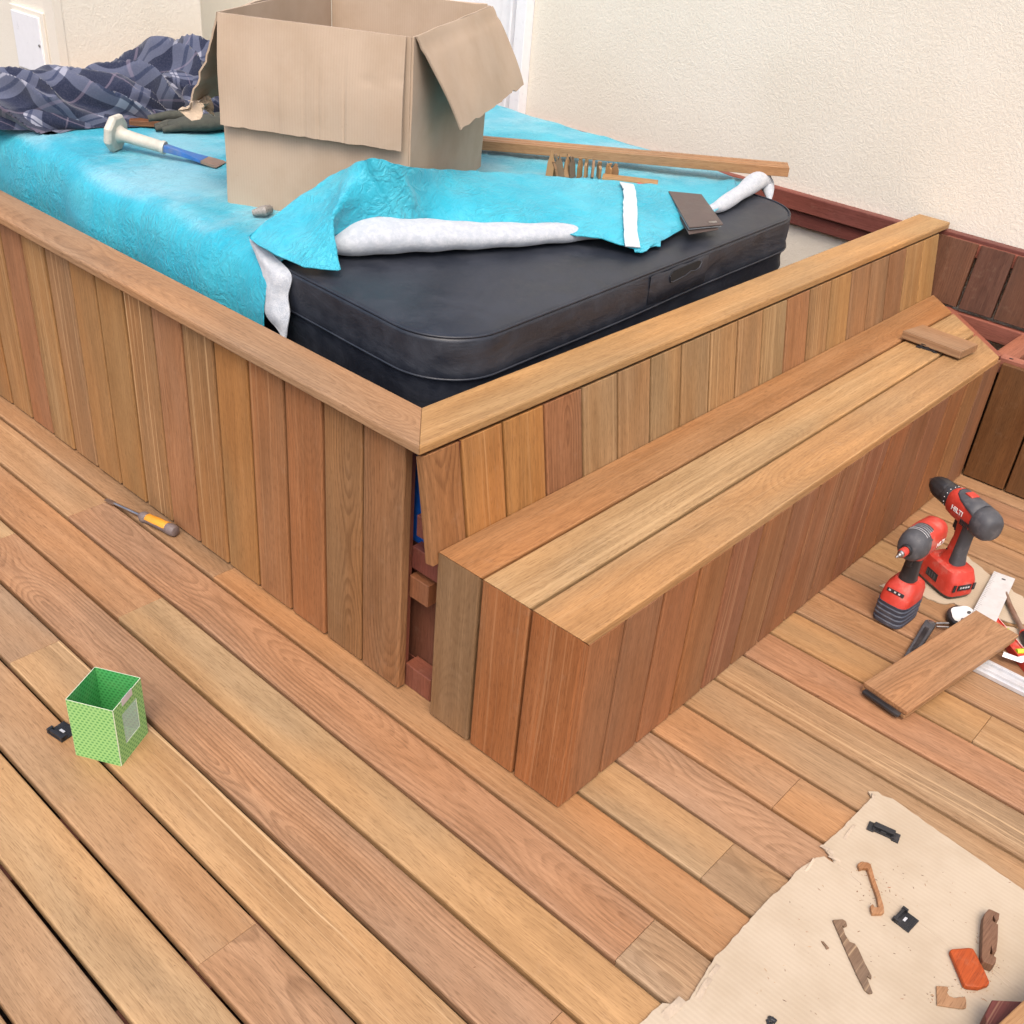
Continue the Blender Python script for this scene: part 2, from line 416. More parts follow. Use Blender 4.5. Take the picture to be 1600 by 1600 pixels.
row(12, [(-2.4, 3.0, (204, 150, 96), .05, .25)])
row(13, [(-2.4, 3.0, (180, 134, 98), .2, .4)])
row(14, [(-2.4, 3.0, (194, 138, 96), .1, .4)])
row(15, [(-2.4, 3.0, (196, 144, 98), .1, .5)])
row(16, [(-2.4, 3.0, (176, 118, 86), .1, .4)])
for k_ in (17, 18, 19): row(k_, [(-2.4, 3.0, (190, 138, 96), .1, .4)])
for k, segs in rows.items():
    x1 = -.065 + k * PITCH; gap = .0092 + rnd.uniform(-.0008, .0010)
    for (y0, y1, c, sk, rg) in segs:
        dz = rnd.uniform(-.0006, .0006)
        g.board((x1 - gap / 2, y0 + .0003, -T + dz), Y, -X, Z, y1 - y0 - .0006, PITCH - gap, T, tone(jit(c, 3, (206, 160, 115), .5), .625), (sd_(), sk * .8, rg), r=.0045)
deck = g.build('deck', WOOD); tag(deck, kind='structure')
g = MB()
for y in (-1.62, -1.145, -.67, -.186, .235, .71, 1.185, 1.66, 2.13, 2.6):
    g.box(-1.4, 2.4, y - .035, y + .035, -.10, -T - .002, tone=tone((120, 70, 50)), par=(.3, 0, .2))
g.box(-1.4, 2.4, -2.4, 3.4, -.13, -.105, tone=tone((60, 40, 30)), par=(.3, 0, .2))  # dark sheet added below the joists, its colour stands for shade in the gaps
tag(g.build('deck_frame', WOOD), kind='structure')

# ------------------------------------------------------------------ house walls
g = MB(); g.box(2.45, 2.75, -3.2, 1.965, -.1, 3.4)
tag(g.build('stucco_wall', STUCCO), 'long cream rough stucco wall on the right side, behind the tub and bench', 'wall')
g = MB(); g.box(.955, 1.62, 3.16, 5.2, -.1, 2.2)
pil = tag(g.build('stucco_wall', STUCCO), 'cream stucco wall block behind the plaid shirt, carrying a white meter cabinet', 'wall')
g = MB(); g.box(.950, .985, 3.156, 3.232, -.1, 3.2)
part(g, 'corner_bead', RENDER, pil)
g = MB(); g.box(.942, .958, 3.235, 3.51, .635, .895)
cb = part(g, 'meter_cabinet', RENDER, pil, bevel=.002)
g = MB(); g.box(.934, .945, 3.262, 3.488, .657, .875)
dr = part(g, 'cabinet_door', WHITE, pil, bevel=.002)
g = MB(); g.rev([(0, .006), (.004, .006), (.005, .004)], Matrix.Translation((.934, 3.275, .77)) @ Matrix.Rotation(math.pi, 4, 'Z'), n=12); part(g, 'cabinet_lock', STEEL, pil)
g = MB(); g.box(1.621, 3.4, 3.6, 3.8, -.1, 2.2)
tag(g.build('rendered_wall', YELLOWR), 'smooth pale yellow rendered wall set back behind the cardboard box', 'wall')
dj = empty('patio_door', (2.5, 2.1, 0), 'white framed patio door at the far end of the right stucco wall', 'door')
g = MB(); g.box(2.40, 2.52, 1.967, 2.022, 0, 2.4); g.box(2.43, 2.52, 2.022, 2.05, 0, 2.4); g.box(2.405, 2.52, 2.05, 2.062, 0, 2.4)
part(g, 'door_frame', WHITE, dj, bevel=.002)
g = MB(); g.box(2.44, 2.50, 2.064, 2.14, 0, 2.4); g.box(2.46, 2.49, 2.142, 3.1, 0, 2.4)
part(g, 'door_leaf', WHITE, dj, bevel=.003)

# ------------------------------------------------------------------ tub surround
ts = empty('tub_surround', (0, 0, 0), 'timber surround clad in vertical planks with a wide cap rail round the hot tub', 'enclosure')
g = MB()
cols = [((164, 112, 72), .1, 1.0), ((170, 118, 76), .05, 1.0), ((184, 112, 68), .1, .4), ((190, 124, 82), .35, .25), ((192, 134, 76), 0, .15), ((176, 128, 84), .8, .2),
        ((184, 128, 92), .2, .4), ((180, 136, 88), .95, .2), ((196, 140, 84), .05, .15), ((196, 142, 86), .05, .15), ((178, 136, 98), .45, .3), ((192, 146, 92), .4, .5),
        ((180, 116, 84), .1, .3), ((190, 142, 92), .5, .2), ((186, 132, 84), .4, .2), ((176, 120, 82), .1, .4)]
y = .085
for i in range(24):
    c, sk, rg = cols[i] if i < len(cols) else (rnd.choice([BRWN, ORNG, GOLD]), .2, .3)
    wd = .1188 + rnd.uniform(-.0015, .0012)
    g.board((.017 + rnd.uniform(-.001, .001), y, .008), Z, Y, -X, .622, wd, .021, tone(jit(c, 3), .62), (sd_(), sk, rg), r=.004)
    y += .1272
part(g, 'side_cladding', WOOD, ts)
# cladding above the bench (its nearest plank is loose and hangs askew)
g = MB()
rc = [None, ((198, 130, 62), .3, .35), ((200, 132, 66), .25, .45), ((170, 108, 72), .0, 1.0)] + [((182, 144, 98), .25, .2), ((180, 138, 96), .2, .25), ((178, 142, 96), .35, .2), ((176, 140, 100), .2, .2), ((184, 142, 94), .35, .3), ((180, 138, 92), .3, .2),
     ((180, 144, 98), .3, .2), ((180, 128, 92), .05, .4), ((176, 136, 92), .35, .3), ((188, 146, 90), .3, .2), ((176, 130, 94), .2, .3), ((170, 124, 88), .2, .3), ((160, 108, 78), .1, .3), ((194, 150, 92), .3, .2), ((198, 154, 92), .25, .2)]
TL = R(9.6); UB = Vector((0, math.sin(TL), math.cos(TL))); NB = Vector((0, -math.cos(TL), math.sin(TL)))
def back_o(x, z, t=.021):           # point on the inner side of the reclined cladding at height z
    yo = -.016 + (z - .43) * math.tan(TL)
    return Vector((x, yo, z)) - NB * t
rc[0] = ((178, 118, 76), 0, 1.0)
x = -.0195
for i in range(19):
    c, sk, rg = ((178, 118, 76), 0, 1.0) if i == 0 else rc[min(i, 18)]
    pw = .1265 if i > 1 else (.1025 if i == 0 else .120)
    g.board(back_o(x, .402), UB, X, NB, .2334, pw - .0076, .021, tone(jit(c, 3), .62), (.437 if i == 0 else sd_(), sk, rg), r=.0035,
            e1=lambda v, t: (t - .021) * math.tan(TL))
    x += pw
g.board(back_o(x + .001, .402, .035), UB, X, NB, .228, .030, .018, tone((150, 124, 98), .55), (.36, 0, .3), r=.002)
part(g, 'back_cladding', WOOD, ts)
# cap rail
CW, CT, CZ = .113, .024, .634
g = MB(); g.board((-.030, .020, CZ), Y, X, Z, 3.015, CW, CT, tone((198, 150, 108), .62), (.31, .1, .55), r=.005, e0=lambda v, t: v, both=True)
part(g, 'cap_rail', WOOD, ts)
g = MB(); g.board((-.0295, .020, CZ), X, Y, Z, 2.45, CW, CT, tone((210, 160, 104), .62), (.62, .15, .1), r=.005, e0=lambda v, t: v, both=True)
part(g, 'cap_rail', WOOD, ts)
g = MB(); g.board((-.04, 3.03, CZ - .001), X, Y, Z, 2.4, .12, CT, tone((206, 150, 96), .62), (.42, .15, .1), r=.006, both=True)
part(g, 'cap_rail', WOOD, ts)
RF = (150, 88, 70)
def frame_box(name, x0, x1, y0, y1, z0, z1, t, c=RF, par=None, bev=.002, axis='z'):
    g = MB(); dims = dict(x=(X, Y, Z), y=(Y, X, Z), z=(Z, X, Y))[axis]
    lo = dict(x=x0, y=y0, z=z0); hi = dict(x=x1, y=y1, z=z1)
    if axis == 'x': g.board((x0, y0, z0), X, Y, Z, x1 - x0, y1 - y0, z1 - z0, tone(c), par or (sd_(), 0, .25), r=bev, both=True)
    elif axis == 'y': g.board((x0, y0, z0), Y, X, Z, y1 - y0, x1 - x0, z1 - z0, tone(c), par or (sd_(), 0, .25), r=bev, both=True)
    else: g.board((x0, y0, z0), Z, X, Y, z1 - z0, x1 - x0, y1 - y0, tone(c), par or (sd_(), 0, .25), r=bev, both=True)
    return part(g, name, WOOD, t)
frame_box('corner_post', .0225, .036, .0935, .108, .0, .628, ts)
frame_box('corner_post', .07, .11, .022, .08, .0, .628, ts, (120, 66, 50))
frame_box('blocking', .026, .058, .035, .0915, .245, .30, ts, (170, 108, 72))
frame_box('corner_post', .062, .09, .012, .2, .0, .36, ts, (138, 84, 62))
frame_box('blocking', .022, .060, .010, .0915, .001, .062, ts, (158, 92, 70))
frame_box('blocking', .03, .058, .004, .0915, .318, .372, ts, (130, 72, 62))
frame_box('nailing_rail', .112, 2.3, .060, .09, .56, .6, ts, axis='x')
frame_box('nailing_rail', .012, 2.3, .030, .062, .42, .47, ts, (120, 66, 56), axis='x')
frame_box('nailing_rail', .04, .07, .21, 3.0, .56, .6, ts, axis='y')
frame_box('nailing_rail', .06, .1, .1, 3.0, .01, .05, ts, axis='y')
g = MB(); g.box(.0595, .061, .062, .2, .36, .626); o = part(g, 'membrane', BLUEW, ts)
# ledger on the stucco
lg = empty('timber_ledger', (2.43, 1, .55), 'reddish timber ledger strip screwed along the foot of the right stucco wall', 'rail')
g = MB(); g.board((2.412, .135, .553), Y, X, Z, 1.83, .0375, .062, tone((164, 92, 78), .55), (.77, 0, .3), r=.004, both=True); part(g, 'top_strip', WOOD, lg)
g = MB(); g.board((2.425, .13, .50), Y, X, Z, 1.83, .024, .058, tone((150, 82, 70), .55), (.17, 0, .3), r=.002, both=True); part(g, 'lower_strip', WOOD, lg)

# ------------------------------------------------------------------ bench
bn = empty('bench', (0, 0, 0), 'long low timber bench with three plank seat boards along the tub surround', 'bench')
BZ, BT = .430, .021
BWS = (.1135, .1185, .1200)
sb = [((194, 136, 86), .1, .3, -.0175), ((208, 162, 110), .25, .35, -.1385), ((206, 156, 104), .2, .45, -.2645)]
for i, (c, sk, rg, yt) in enumerate(sb):
    g = MB(); BW = BWS[i]
    # far end mitred at 45 degrees: x_end = 2.36 + (y)   (y negative)
    g.board((-.0052, yt, BZ - BT), X, -Y, Z, 2.372 + .0052, BW, BT, tone(c, .62), (.11 + i * .27, sk, rg), r=.004,
            e1=lambda v, t, yt=yt: yt - v, e0=lambda v, t: BT - t)
    part(g, 'seat_board', WOOD, bn)
ebc = [((170, 128, 88), .1, .35), ((186, 118, 70), .2, .2), ((192, 118, 68), .3, .2)]
for i, (c, sk, rg) in enumerate(ebc):
    g = MB(); yt = sb[i][3]
    g.board((.0155, yt, .006), Z, -Y, -X, BZ - BT - .0068, BWS[i], BT, tone(c, .58), (.21 + i * .23, sk, rg), r=.004, e1=lambda v, t: t)
    part(g, 'end_board', WOOD, bn)
g = MB(); x = .0180
fc = [((164, 104, 66), .05, .4), ((158, 106, 70), .1, .4), ((160, 104, 70), .05, .3), ((164, 108, 70), .05, .3), ((146, 94, 68), .3, .2), ((160, 106, 70), .3, .2), ((148, 92, 64), .2, .2), ((152, 98, 66), .3, .2)]
for i in range(16):
    c, sk, rg = fc[i] if i < len(fc) else (rnd.choice([(150, 94, 66), (160, 98, 64), (146, 98, 70), (168, 110, 68), (156, 92, 58)]), rnd.choice([.1, .5, .3]), .3)
    g.board((x, -.3650, .005), Z, X, -Y, BZ - BT - .0065, (.1080 if i == 0 else .1195 if i < 15 else .128), .0195, tone(jit(c, 4, (178, 122, 78), .35), .70), (sd_(), sk, rg), r=.004)
    x += .1133 if i == 0 else .1262
part(g, 'front_cladding', WOOD, bn)
frame_box('bearer', .03, 2.30, -.06, -.02, .34, .405, bn, axis='x')
frame_box('bearer', .03, 1.95, -.35, -.31, .34, .405, bn, axis='x')
for xx in (.03, .5, 1.0, 1.5): frame_box('crosspiece', xx, xx + .04, -.308, -.062, .35, .405, bn, axis='y')
# ------------------------------------------------------------------ unfinished corner bench along the wall
cbn = empty('unfinished_bench', (2.1, -.6, 0), 'unfinished corner bench with bare red frame and dark planks on its front', 'bench')
g = MB(); y = -.387
for i in range(8):
    c = [(142, 92, 50), (140, 92, 52), (150, 96, 56)][i % 3]
    g.board((2.055, y, .006), Z, -Y, -X, .389, .131, .02, tone(c, .5), (sd_(), .02, .15), r=.003)
    y -= .1375
part(g, 'front_cladding', WOOD, cbn)
g = MB(); g.box(2.0945, 2.10, -2.3, -.03, .004, .34, tone=tone((70, 45, 32)), par=(.4, 0, .2)); part(g, 'gap_shade_board', WOOD, cbn)  # dark board added to give the corner gap its shade
FR2 = (196, 124, 100)
g = MB(); g.board((2.057, -.37, .355), -Y, X, Z, 1.4, .036, .052, tone(FR2, .62), (.5, .1, .2), r=.003, both=True); part(g, 'front_rail', WOOD, cbn)
g = MB(); g.board((2.345, -.03, .34), -Y, X, Z, 1.75, .028, .058, tone((176, 104, 84), .6), (.8, .1, .2), r=.003, both=True); part(g, 'rear_rail', WOOD, cbn)
# diagonal bearer under the mitre
g = MB(); d = Vector((-1, -1, 0)).normalized(); n_ = Vector((1, -1, 0)).normalized()
g.board(Vector((2.345, -.06, .352)) , d, n_, Z, .405, .034, .052, tone((182, 110, 88), .6), (.6, .1, .2), r=.003, both=True); part(g, 'diagonal_bearer', WOOD, cbn)
for yy in (-.335, -.45, -.9, -1.3):
    g = MB(); g.board((2.095, yy, .348 if yy < -.4 else .345), X, -Y, Z, .25, .07, .05, tone((186, 118, 92), .6), (sd_(), .1, .3), r=.003, both=True); part(g, 'crosspiece', WOOD, cbn)
g = MB()
for yy in (-.40, -.452, -.55, -.70): g.box(2.064, 2.070, yy - .006, yy + .006, .4072, .4085)
part_each(g, 'screw_head', BLACK, cbn)
# backrest planks
br = empty('low_plank_panel', (2.37, -.5, .4), 'low panel of dark brown vertical planks under the right stucco wall', 'panel')
g = MB(); y = .003
edges = [(.034, .137), (-.112, .112), (-.232, .125), (-.365, .125), (-.498, .125), (-.631, .125)]
for i, (yt, wd) in enumerate(edges):
    UX = Vector((math.sin(TL), 0, math.cos(TL))); NX = Vector((-math.cos(TL), 0, math.sin(TL)))
    g.board(Vector((2.352, yt, .412)) - NX * .02, UX, -Y, NX, .212, wd - .001, .02, tone([(136, 88, 62), (122, 80, 62), (118, 78, 58), (128, 82, 58)][i % 4], .55), (sd_(), .05, .55), r=.003)
part(g, 'back_cladding', WOOD, br)
g = MB(); g.board((2.393, .01, .575), -Y, X, Z, 1.4, .0165, .044, tone((168, 100, 84), .6), (.35, 0, .3), r=.002, both=True); part(g, 'batten', WOOD, br)
g = MB(); g.board((2.410, .13, .567), -Y, X, Z, 1.5, .036, .064, tone((150, 84, 70), .55), (.3, 0, .3), r=.003, both=True); part(g, 'top_rail', WOOD, br)

# ------------------------------------------------------------------ hot tub with cover
tub = empty('hot_tub', (1, 1.3, 0), 'hot tub under a black padded vinyl cover, partly draped in blue film', 'hot tub')
FL, FRc, BR, BL = Vector((.165, .15)), Vector((1.78, .225)), Vector((1.93, 2.45)), Vector((.29, 2.45))
def rrect(inset, rad, n=14):
    pts = []
    cs = [(0, 0, 180), (1, 0, 270), (1, 1, 0), (0, 1, 90)]
    WX, WY = 1.63, 2.27
    for cx, cy, a0 in cs:
        px = inset + rad if cx == 0 else WX - inset - rad
        py = inset + rad if cy == 0 else WY - inset - rad
        for i in range(n + 1):
            a = R(a0 + 90 * i / n); pts.append((px + rad * math.cos(a), py + rad * math.sin(a)))
        # straight subdivisions
        nx = cs[(cs.index((cx, cy, a0)) + 1) % 4]
        qx = inset + rad if nx[0] == 0 else WX - inset - rad
        qy = inset + rad if nx[1] == 0 else WY - inset - rad
        a = R(a0 + 90); p0 = pts[-1]; p1 = (qx + rad * math.cos(a), qy + rad * math.sin(a))
        for i in range(1, 26): pts.append((p0[0] + (p1[0] - p0[0]) * i / 26, p0[1] + (p1[1] - p0[1]) * i / 26))
    out = []
    for a, b in pts:
        s_, t_ = a / WX, b / WY
        p = FL * (1 - s_) * (1 - t_) + FRc * s_ * (1 - t_) + BR * s_ * t_ + BL * (1 - s_) * t_
        out.append(p)
    return out
def cring(inset, rad, z, wob=0, k=0):
    out = []
    for p in rrect(inset, rad):
        n1 = noise.noise(Vector((p.x * 3.1, p.y * 3.1, z * 9 + k))) * wob
        c = Vector((1.05, 1.3)); d = (p - c).normalized()
        q = p + d * n1
        out.append(Vector((q.x, q.y, z + noise.noise(Vector((p.x * 2, p.y * 2, 3 + k))) * wob * .6)))
    return out
g = MB()
rings = [cring(.5, .02, .752), cring(.25, .08, .751), cring(.08, .13, .7485), cring(.02, .155, .7465), cring(.006, .16, .7445), cring(.001, .162, .740), cring(0, .162, .735, .002),
         cring(-.002, .162, .70, .004), cring(0, .162, .668, .004), cring(-.003, .163, .656, .004), cring(0, .162, .651, .004)]
g.loft(rings, cap=True)
part(g, 'cover', VINYL, tub, smooth=60)
g = MB()
sk_r = [cring(.001, .162, .657, .004), cring(.004, .161, .645, .004), cring(.003, .161, .62, .008, 1), cring(.002, .161, .59, .014, 2), cring(.006, .16, .56, .012, 3), cring(.004, .16, .53, .018, 4), cring(.010, .16, .50, .014, 5), cring(.008, .16, .46, .02, 6), cring(.014, .16, .40, .02, 5), cring(.02, .16, .3, .012, 6)]
g.loft(sk_r, cap=False)
part(g, 'cover_skirt', VINYL, tub, smooth=60)
g = MB(); pts = cring(.004, .161, .7455); g.tube(pts + [pts[0]], .0028, n=6, cap=False); part(g, 'piping', VINYL, tub, smooth=80)
g = MB(); pts = cring(-.002, .163, .652, .004); g.tube(pts + [pts[0]], .003, n=6, cap=False); part(g, 'seam', VINYL, tub, smooth=80)
g = MB(); g.box(.24, 1.72, .27, 2.3, 0, .32); part(g, 'cabinet', BLACK, tub, bevel=.08, seg=4)
# handle pocket on the cover's front side
def front(xx, z, out=0):
    s_ = (xx - FL.x) / (FRc.x - FL.x); yy = FL.y + (FRc.y - FL.y) * s_
    return Vector((xx, yy - .0035 - out, z))
g = MB()
top = [front(xx, .7395 - .002 * math.sin(i), .004) for i, xx in enumerate([.90 + .028 * j for j in range(11)])]
n = len(top); rows_ = []
for fz, o_ in ((.738, .000), (.734, .003), (.70, .0045), (.664, .0035), (.661, .000)):
    rows_.append([front(.90 + .028 * j, fz + .002 * math.sin(j * 1.7), o_ * (1 if 0 < j < 10 else .3)) for j in range(11)])
g.loft(rows_, cap=False, closed=False); hp = part(g, 'handle_patch', VINYL, tub, smooth=50)
g = MB()
pp = [(0.985, .722), (1.0, .733), (1.12, .735), (1.135, .728), (1.13, .716), (1.11, .712), (1.085, .716), (1.06, .709), (1.0, .705), (.99, .708)]
g.loft([[front(a, b, .001) for a, b in pp], [front(a, b, .0058) for a, b in pp]]); hs = g.build('handle_slot', simple('slot_black', (.006, .006, .007), .8)); put(hs, tub)
g = MB()
g.tube([front(a, b, .0055) for a, b in [(0.985, .722), (.99, .706), (1.0, .7035), (1.06, .707), (1.085, .714), (1.11, .71), (1.13, .714), (1.137, .728)]], .0020, n=6); part(g, 'handle_lip', VINYL, tub, smooth=60)

# ------------------------------------------------------------------ blue film
def catmull(P, t):
    n = len(P) - 1; x = min(max(t, 0), 1) * n; i = min(int(x), n - 1); f = x - i
    p0, p1, p2, p3 = P[max(i - 1, 0)], P[i], P[i + 1], P[min(i + 2, n)]
    return .5 * ((2 * p1) + (p2 - p0) * f + (2 * p0 - 5 * p1 + 4 * p2 - p3) * f * f + (3 * p1 - p0 - 3 * p2 + p3) * f ** 3)
def sheet(mb, columns, nu, nv, wob=.003, freq=14, thick=.003, seed=0, lin_u=False, rag=0):
    """columns: list of lists of control points; lofted smoothly both ways and given thickness"""
    grid = []
    for i in range(nu + 1):
        row_ = []
        for j in range(nv + 1):
            colp = [catmull(c, j / nv) for c in columns]
            t_ = i / nu
            if lin_u:
                x_ = t_ * (len(colp) - 1); k_ = min(int(x_), len(colp) - 2); p = colp[k_].lerp(colp[k_ + 1], x_ - k_)
            else: p = catmull(colp, t_)
            row_.append(p)
        grid.append(row_)
    N = [[None] * (nv + 1) for _ in range(nu + 1)]
    for i in range(nu + 1):
        for j in range(nv + 1):
            a = grid[min(i + 1, nu)][j] - grid[max(i - 1, 0)][j]; b = grid[i][min(j + 1, nv)] - grid[i][max(j - 1, 0)]
            m_ = a.cross(b); N[i][j] = m_.normalized() if m_.length > 1e-12 else Vector((0, 0, 1))
    vs = []
    for i in range(nu + 1):
        for j in range(nv + 1):
            p = grid[i][j]; d = (noise.noise(p * freq + Vector((seed, 0, 0))) + .5 * noise.noise(p * freq * 2.3 + Vector((seed, 9, 0)))) * wob
            q = p + N[i][j] * d
            if rag and j in (0, nv): q += (grid[i][1] - grid[i][0]).normalized() * noise.noise(p * 60) * rag
            vs.append(q)
    n0 = len(vs)
    vs += [v - N[k // (nv + 1)][k % (nv + 1)] * thick for k, v in enumerate(vs)]
    fs = []
    W_ = nv + 1
    for i in range(nu):
        for j in range(nv):
            a = i * W_ + j; fs.append((a, a + 1, a + W_ + 1, a + W_)); fs.append((n0 + a, n0 + a + W_, n0 + a + W_ + 1, n0 + a + 1))
    for i in range(nu):
        for j0 in (0, nv):
            a = i * W_ + j0; fs.append((a, a + W_, n0 + a + W_, n0 + a))
    for j in range(nv):
        for i0 in (0, nu):
            a = i0 * W_ + j; fs.append((a, a + 1, n0 + a + 1, n0 + a))
    mb.add(vs, fs)
film = empty('blue_film', (1, 1.2, .75), 'wrinkled bright blue film with white felt underside thrown over the hot tub cover', 'protective film')
g = MB()
cols_ = []
def front_y(xx): 
    pts = [(.15, .74), (.3, .73), (.6, .60), (1.0, .46), (1.4, .385), (1.7, .43), (1.9, .52), (2.2, .6)]
    for a, b in zip(pts, pts[1:]):
        if xx <= b[0]: return a[1] + (b[1] - a[1]) * max(0, (xx - a[0])) / (b[0] - a[0])
    return .6
for k in range(33):
    t_ = k / 32
    xl = .150 + .055 * t_
    cp = []
    prof = [(-.020, .45), (-.016, .55), (-.010, .64), (.004, .705), (.028, .740), (.065, .757), (.13, .7605)]
    for j, (dx, z_) in enumerate(prof):
        x0 = xl + dx; y_ = front_y(x0) * (1 - t_) + 2.47 * t_
        bul = .014 * math.sin(t_ * 23 + j * .4) * max(0, 1 - j / 5) + .012 * math.sin(t_ * 9.5 + 1)
        cp.append(Vector((x0 + bul, y_, z_)))
    for f in (.2, .35, .5, .65, .8, .92, .985, 1.0):
        xr = 1.885 + .085 * t_
        x0 = xl + .13 + (xr - xl - .13) * f; y_ = front_y(x0) * (1 - t_) + 2.47 * t_
        cp.append(Vector((x0, y_, .7605 + .002 * math.sin(x0 * 9 + t_ * 14) - (.006 if f == 1 else 0))))
    cols_.append(cp)
sheet(g, cols_, 120, 130, wob=.005, freq=8, thick=.0025)
o = part(g, 'main_sheet', FILM, film, smooth=80)
# folded-back front band
C = []
for top_, mid_, bot_ in [
    ((389, 368, .800), (389.5, 370, .795), (390, 373, .79)),
    ((412, 350, .812), (410, 366, .80), (414, 390, .785)),
    ((440, 330, .835), (440, 362, .81), (444, 404, .775)),
    ((475, 304, .862), (470, 355, .82), (474, 417, .770)),
    ((505, 284, .885), (498, 345, .84), (505, 421, .767)),
    ((530, 269, .905), (517, 332, .86), (531, 421, .768)),
    ((548, 260, .932), (528, 322, .875), (506, 386, .785)),
    ((562, 253, .95), (555, 308, .885), (545, 360, .81)),
    ((573, 249, .962), (583, 300, .89), (590, 338, .835)),
    ((581, 246.5, .968), (602, 297, .895), (629, 351, .815)),
    ((600, 250, .960), (622, 298, .890), (641, 351, .808)),
    ((622, 257, .950), (640, 300, .885), (652, 352, .80)),
    ((650, 262, .930), (655, 306, .862), (670, 354, .79)),
    ((700, 266, .885), (700, 310, .84), (705, 357, .785)),
    ((760, 269, .860), (756, 315, .83), (760, 360, .782)),
    ((820, 273, .842), (815, 320, .82), (818, 363, .782)),
    ((880, 278, .835), (876, 323, .812), (876, 366, .782)),
    ((940, 282, .828), (940, 328, .806), (938, 373, .780)),
    ((990, 287, .820), (992, 338, .80), (1000, 390, .765)),
    ((1036, 292, .808), (1045, 335, .79), (1040, 373, .765)),
    ((1052, 310, .798), (1062, 335, .785), (1070, 356, .768))]:
    C.append([gz(*top_), gz(*mid_), gz(*bot_)])
g = MB(); sheet(g, C, 150, 26, wob=.0035, freq=22, thick=.0025, seed=5, rag=.002)
part(g, 'folded_band', FILM2, film, smooth=80)
# return of the band behind its crest so that it is a real fold
D = []
for c in C[2:]:
    p = c[0]; back = Vector((.55, .8, 0)).normalized()
    lim = .05
    D.append([p.copy() - Vector((0, 0, .001)), p + back * lim * .35 - Z * .012, p + back * lim * .7 - Z * ((p.z - .765) * .55), p + back * lim * .8 - Z * ((p.z - .766))])
D = [d_ for k, d_ in enumerate(D) if k >= 9]
g = MB(); sheet(g, D, 60, 14, wob=.002, freq=18, thick=.002, seed=8)
part(g, 'band_return', FILM2, film, smooth=80)
# torn corner scraps
g = MB(); sheet(g, [[gz(985, 372, .775), gz(992, 395, .762)], [gz(1003, 372, .775), gz(1006, 394, .762)], [gz(1020, 370, .775), gz(1019, 386, .763)], [gz(1032, 368, .773), gz(1032, 384, .762)]], 14, 6, wob=.002, thick=.002, rag=.006)
part(g, 'torn_edge', FILM2, film, smooth=80)
# white seam tape
g = MB()
TP = [((968, 284, .833), (989, 287, .830)), ((974, 296, .831), (994, 300, .828)), ((974, 330, .814), (996, 333, .813)), ((975, 360, .797), (996, 360, .796)), ((977, 384, .777), (1001, 386, .773)), ((985, 386.5, .775), (1000, 389, .772))]
sheet(g, [[gz(*a), gz(*b)] for a, b in TP[:5]], 30, 6, wob=.001, thick=.003, rag=.003)
tp = part(g, 'seam_tape', TAPE, film, smooth=80)
# white felt rolls
def roll(pts, rads, name, seed=0):
    mb = MB(); P_ = []; Rr = []
    n = 60
    pv = [Vector(p) for p in pts]; rv = [Vector((*r_, 0)) for r_ in rads]
    for i in range(n + 1):
        p = catmull(pv, i / n); r_ = catmull(rv, i / n)
        k = 1 + .22 * noise.noise(p * 11 + Vector((seed, 0, 0)))
        P_.append(p + Vector((0, 0, .003 * noise.noise(p * 12)))); Rr.append((max(r_.x * k, .001), max(r_.y * k, .001)))
    mb.tube(P_, Rr, n=20)
    o = part(mb, name, FELT, film, smooth=80); return o
def rp(px, py, off, z): p = gz(px, py, .752); p.y += off; p.x += off * .6; p.z = z; return p
roll([rp(500, 393, .01, .768), rp(535, 406, .035, .782), rp(600, 410, .06, .794), rp(700, 406, .058, .789), rp(800, 398, .05, .783), rp(900, 385, .035, .776), rp(975, 372, .02, .766), rp(1040, 360, .01, .760)],
     [(.012, .008), (.042, .026), (.064, .040), (.060, .036), (.050, .029), (.035, .022), (.02, .012), (.006, .005)], 'felt_roll')
roll([rp(1105, 342, .02, .766), rp(1130, 335, .022, .771), rp(1162, 317, .024, .776), rp(1190, 298, .026, .778), rp(1198, 293, .018, .768), rp(1203, 297, .008, .75), rp(1205, 301, .002, .728)],
     [(.006, .008), (.018, .017), (.026, .024), (.030, .027), (.026, .02), (.018, .014), (.007, .006)], 'felt_roll', 4)
# felt corner hanging down the front left
g = MB()
A_ = [gx(389, 370, .19), gx(401, 398, .185), gx(412, 428, .175), gx(411, 460, .168), gx(418, 492, .162), gx(439, 522, .158), gx(442, 545, .155)]
B_ = [gx(393, 371, .195), gx(432, 405, .20), gx(456, 430, .195), gx(451, 462, .185), gx(453, 490, .175), gx(449, 517, .165), gx(446, 545, .155)]
Mid = [(a + b) / 2 + Vector((-.012 if 0 < i < 5 else 0, 0, 0)) for i, (a, b) in enumerate(zip(A_, B_))]
sheet(g, [A_, Mid, B_], 16, 40, wob=.003, freq=16, thick=.004)
part(g, 'felt_corner', FELT, film, smooth=80)
# blue tongue near the right end
g = MB()
sheet(g, [[gz(1085, 338, .766), gz(1060, 318, .767), gz(1050, 300, .767)], [gz(1112, 333, .770), gz(1100, 305, .768), gz(1100, 290, .766)], [gz(1148, 300, .782), gz(1143, 288, .772), gz(1138, 280, .767)], [gz(1150, 285, .778), gz(1148, 281, .77), gz(1146, 278, .766)]], 20, 12, wob=.002, thick=.002, seed=3)
part(g, 'film_corner', FILM, film, smooth=80)

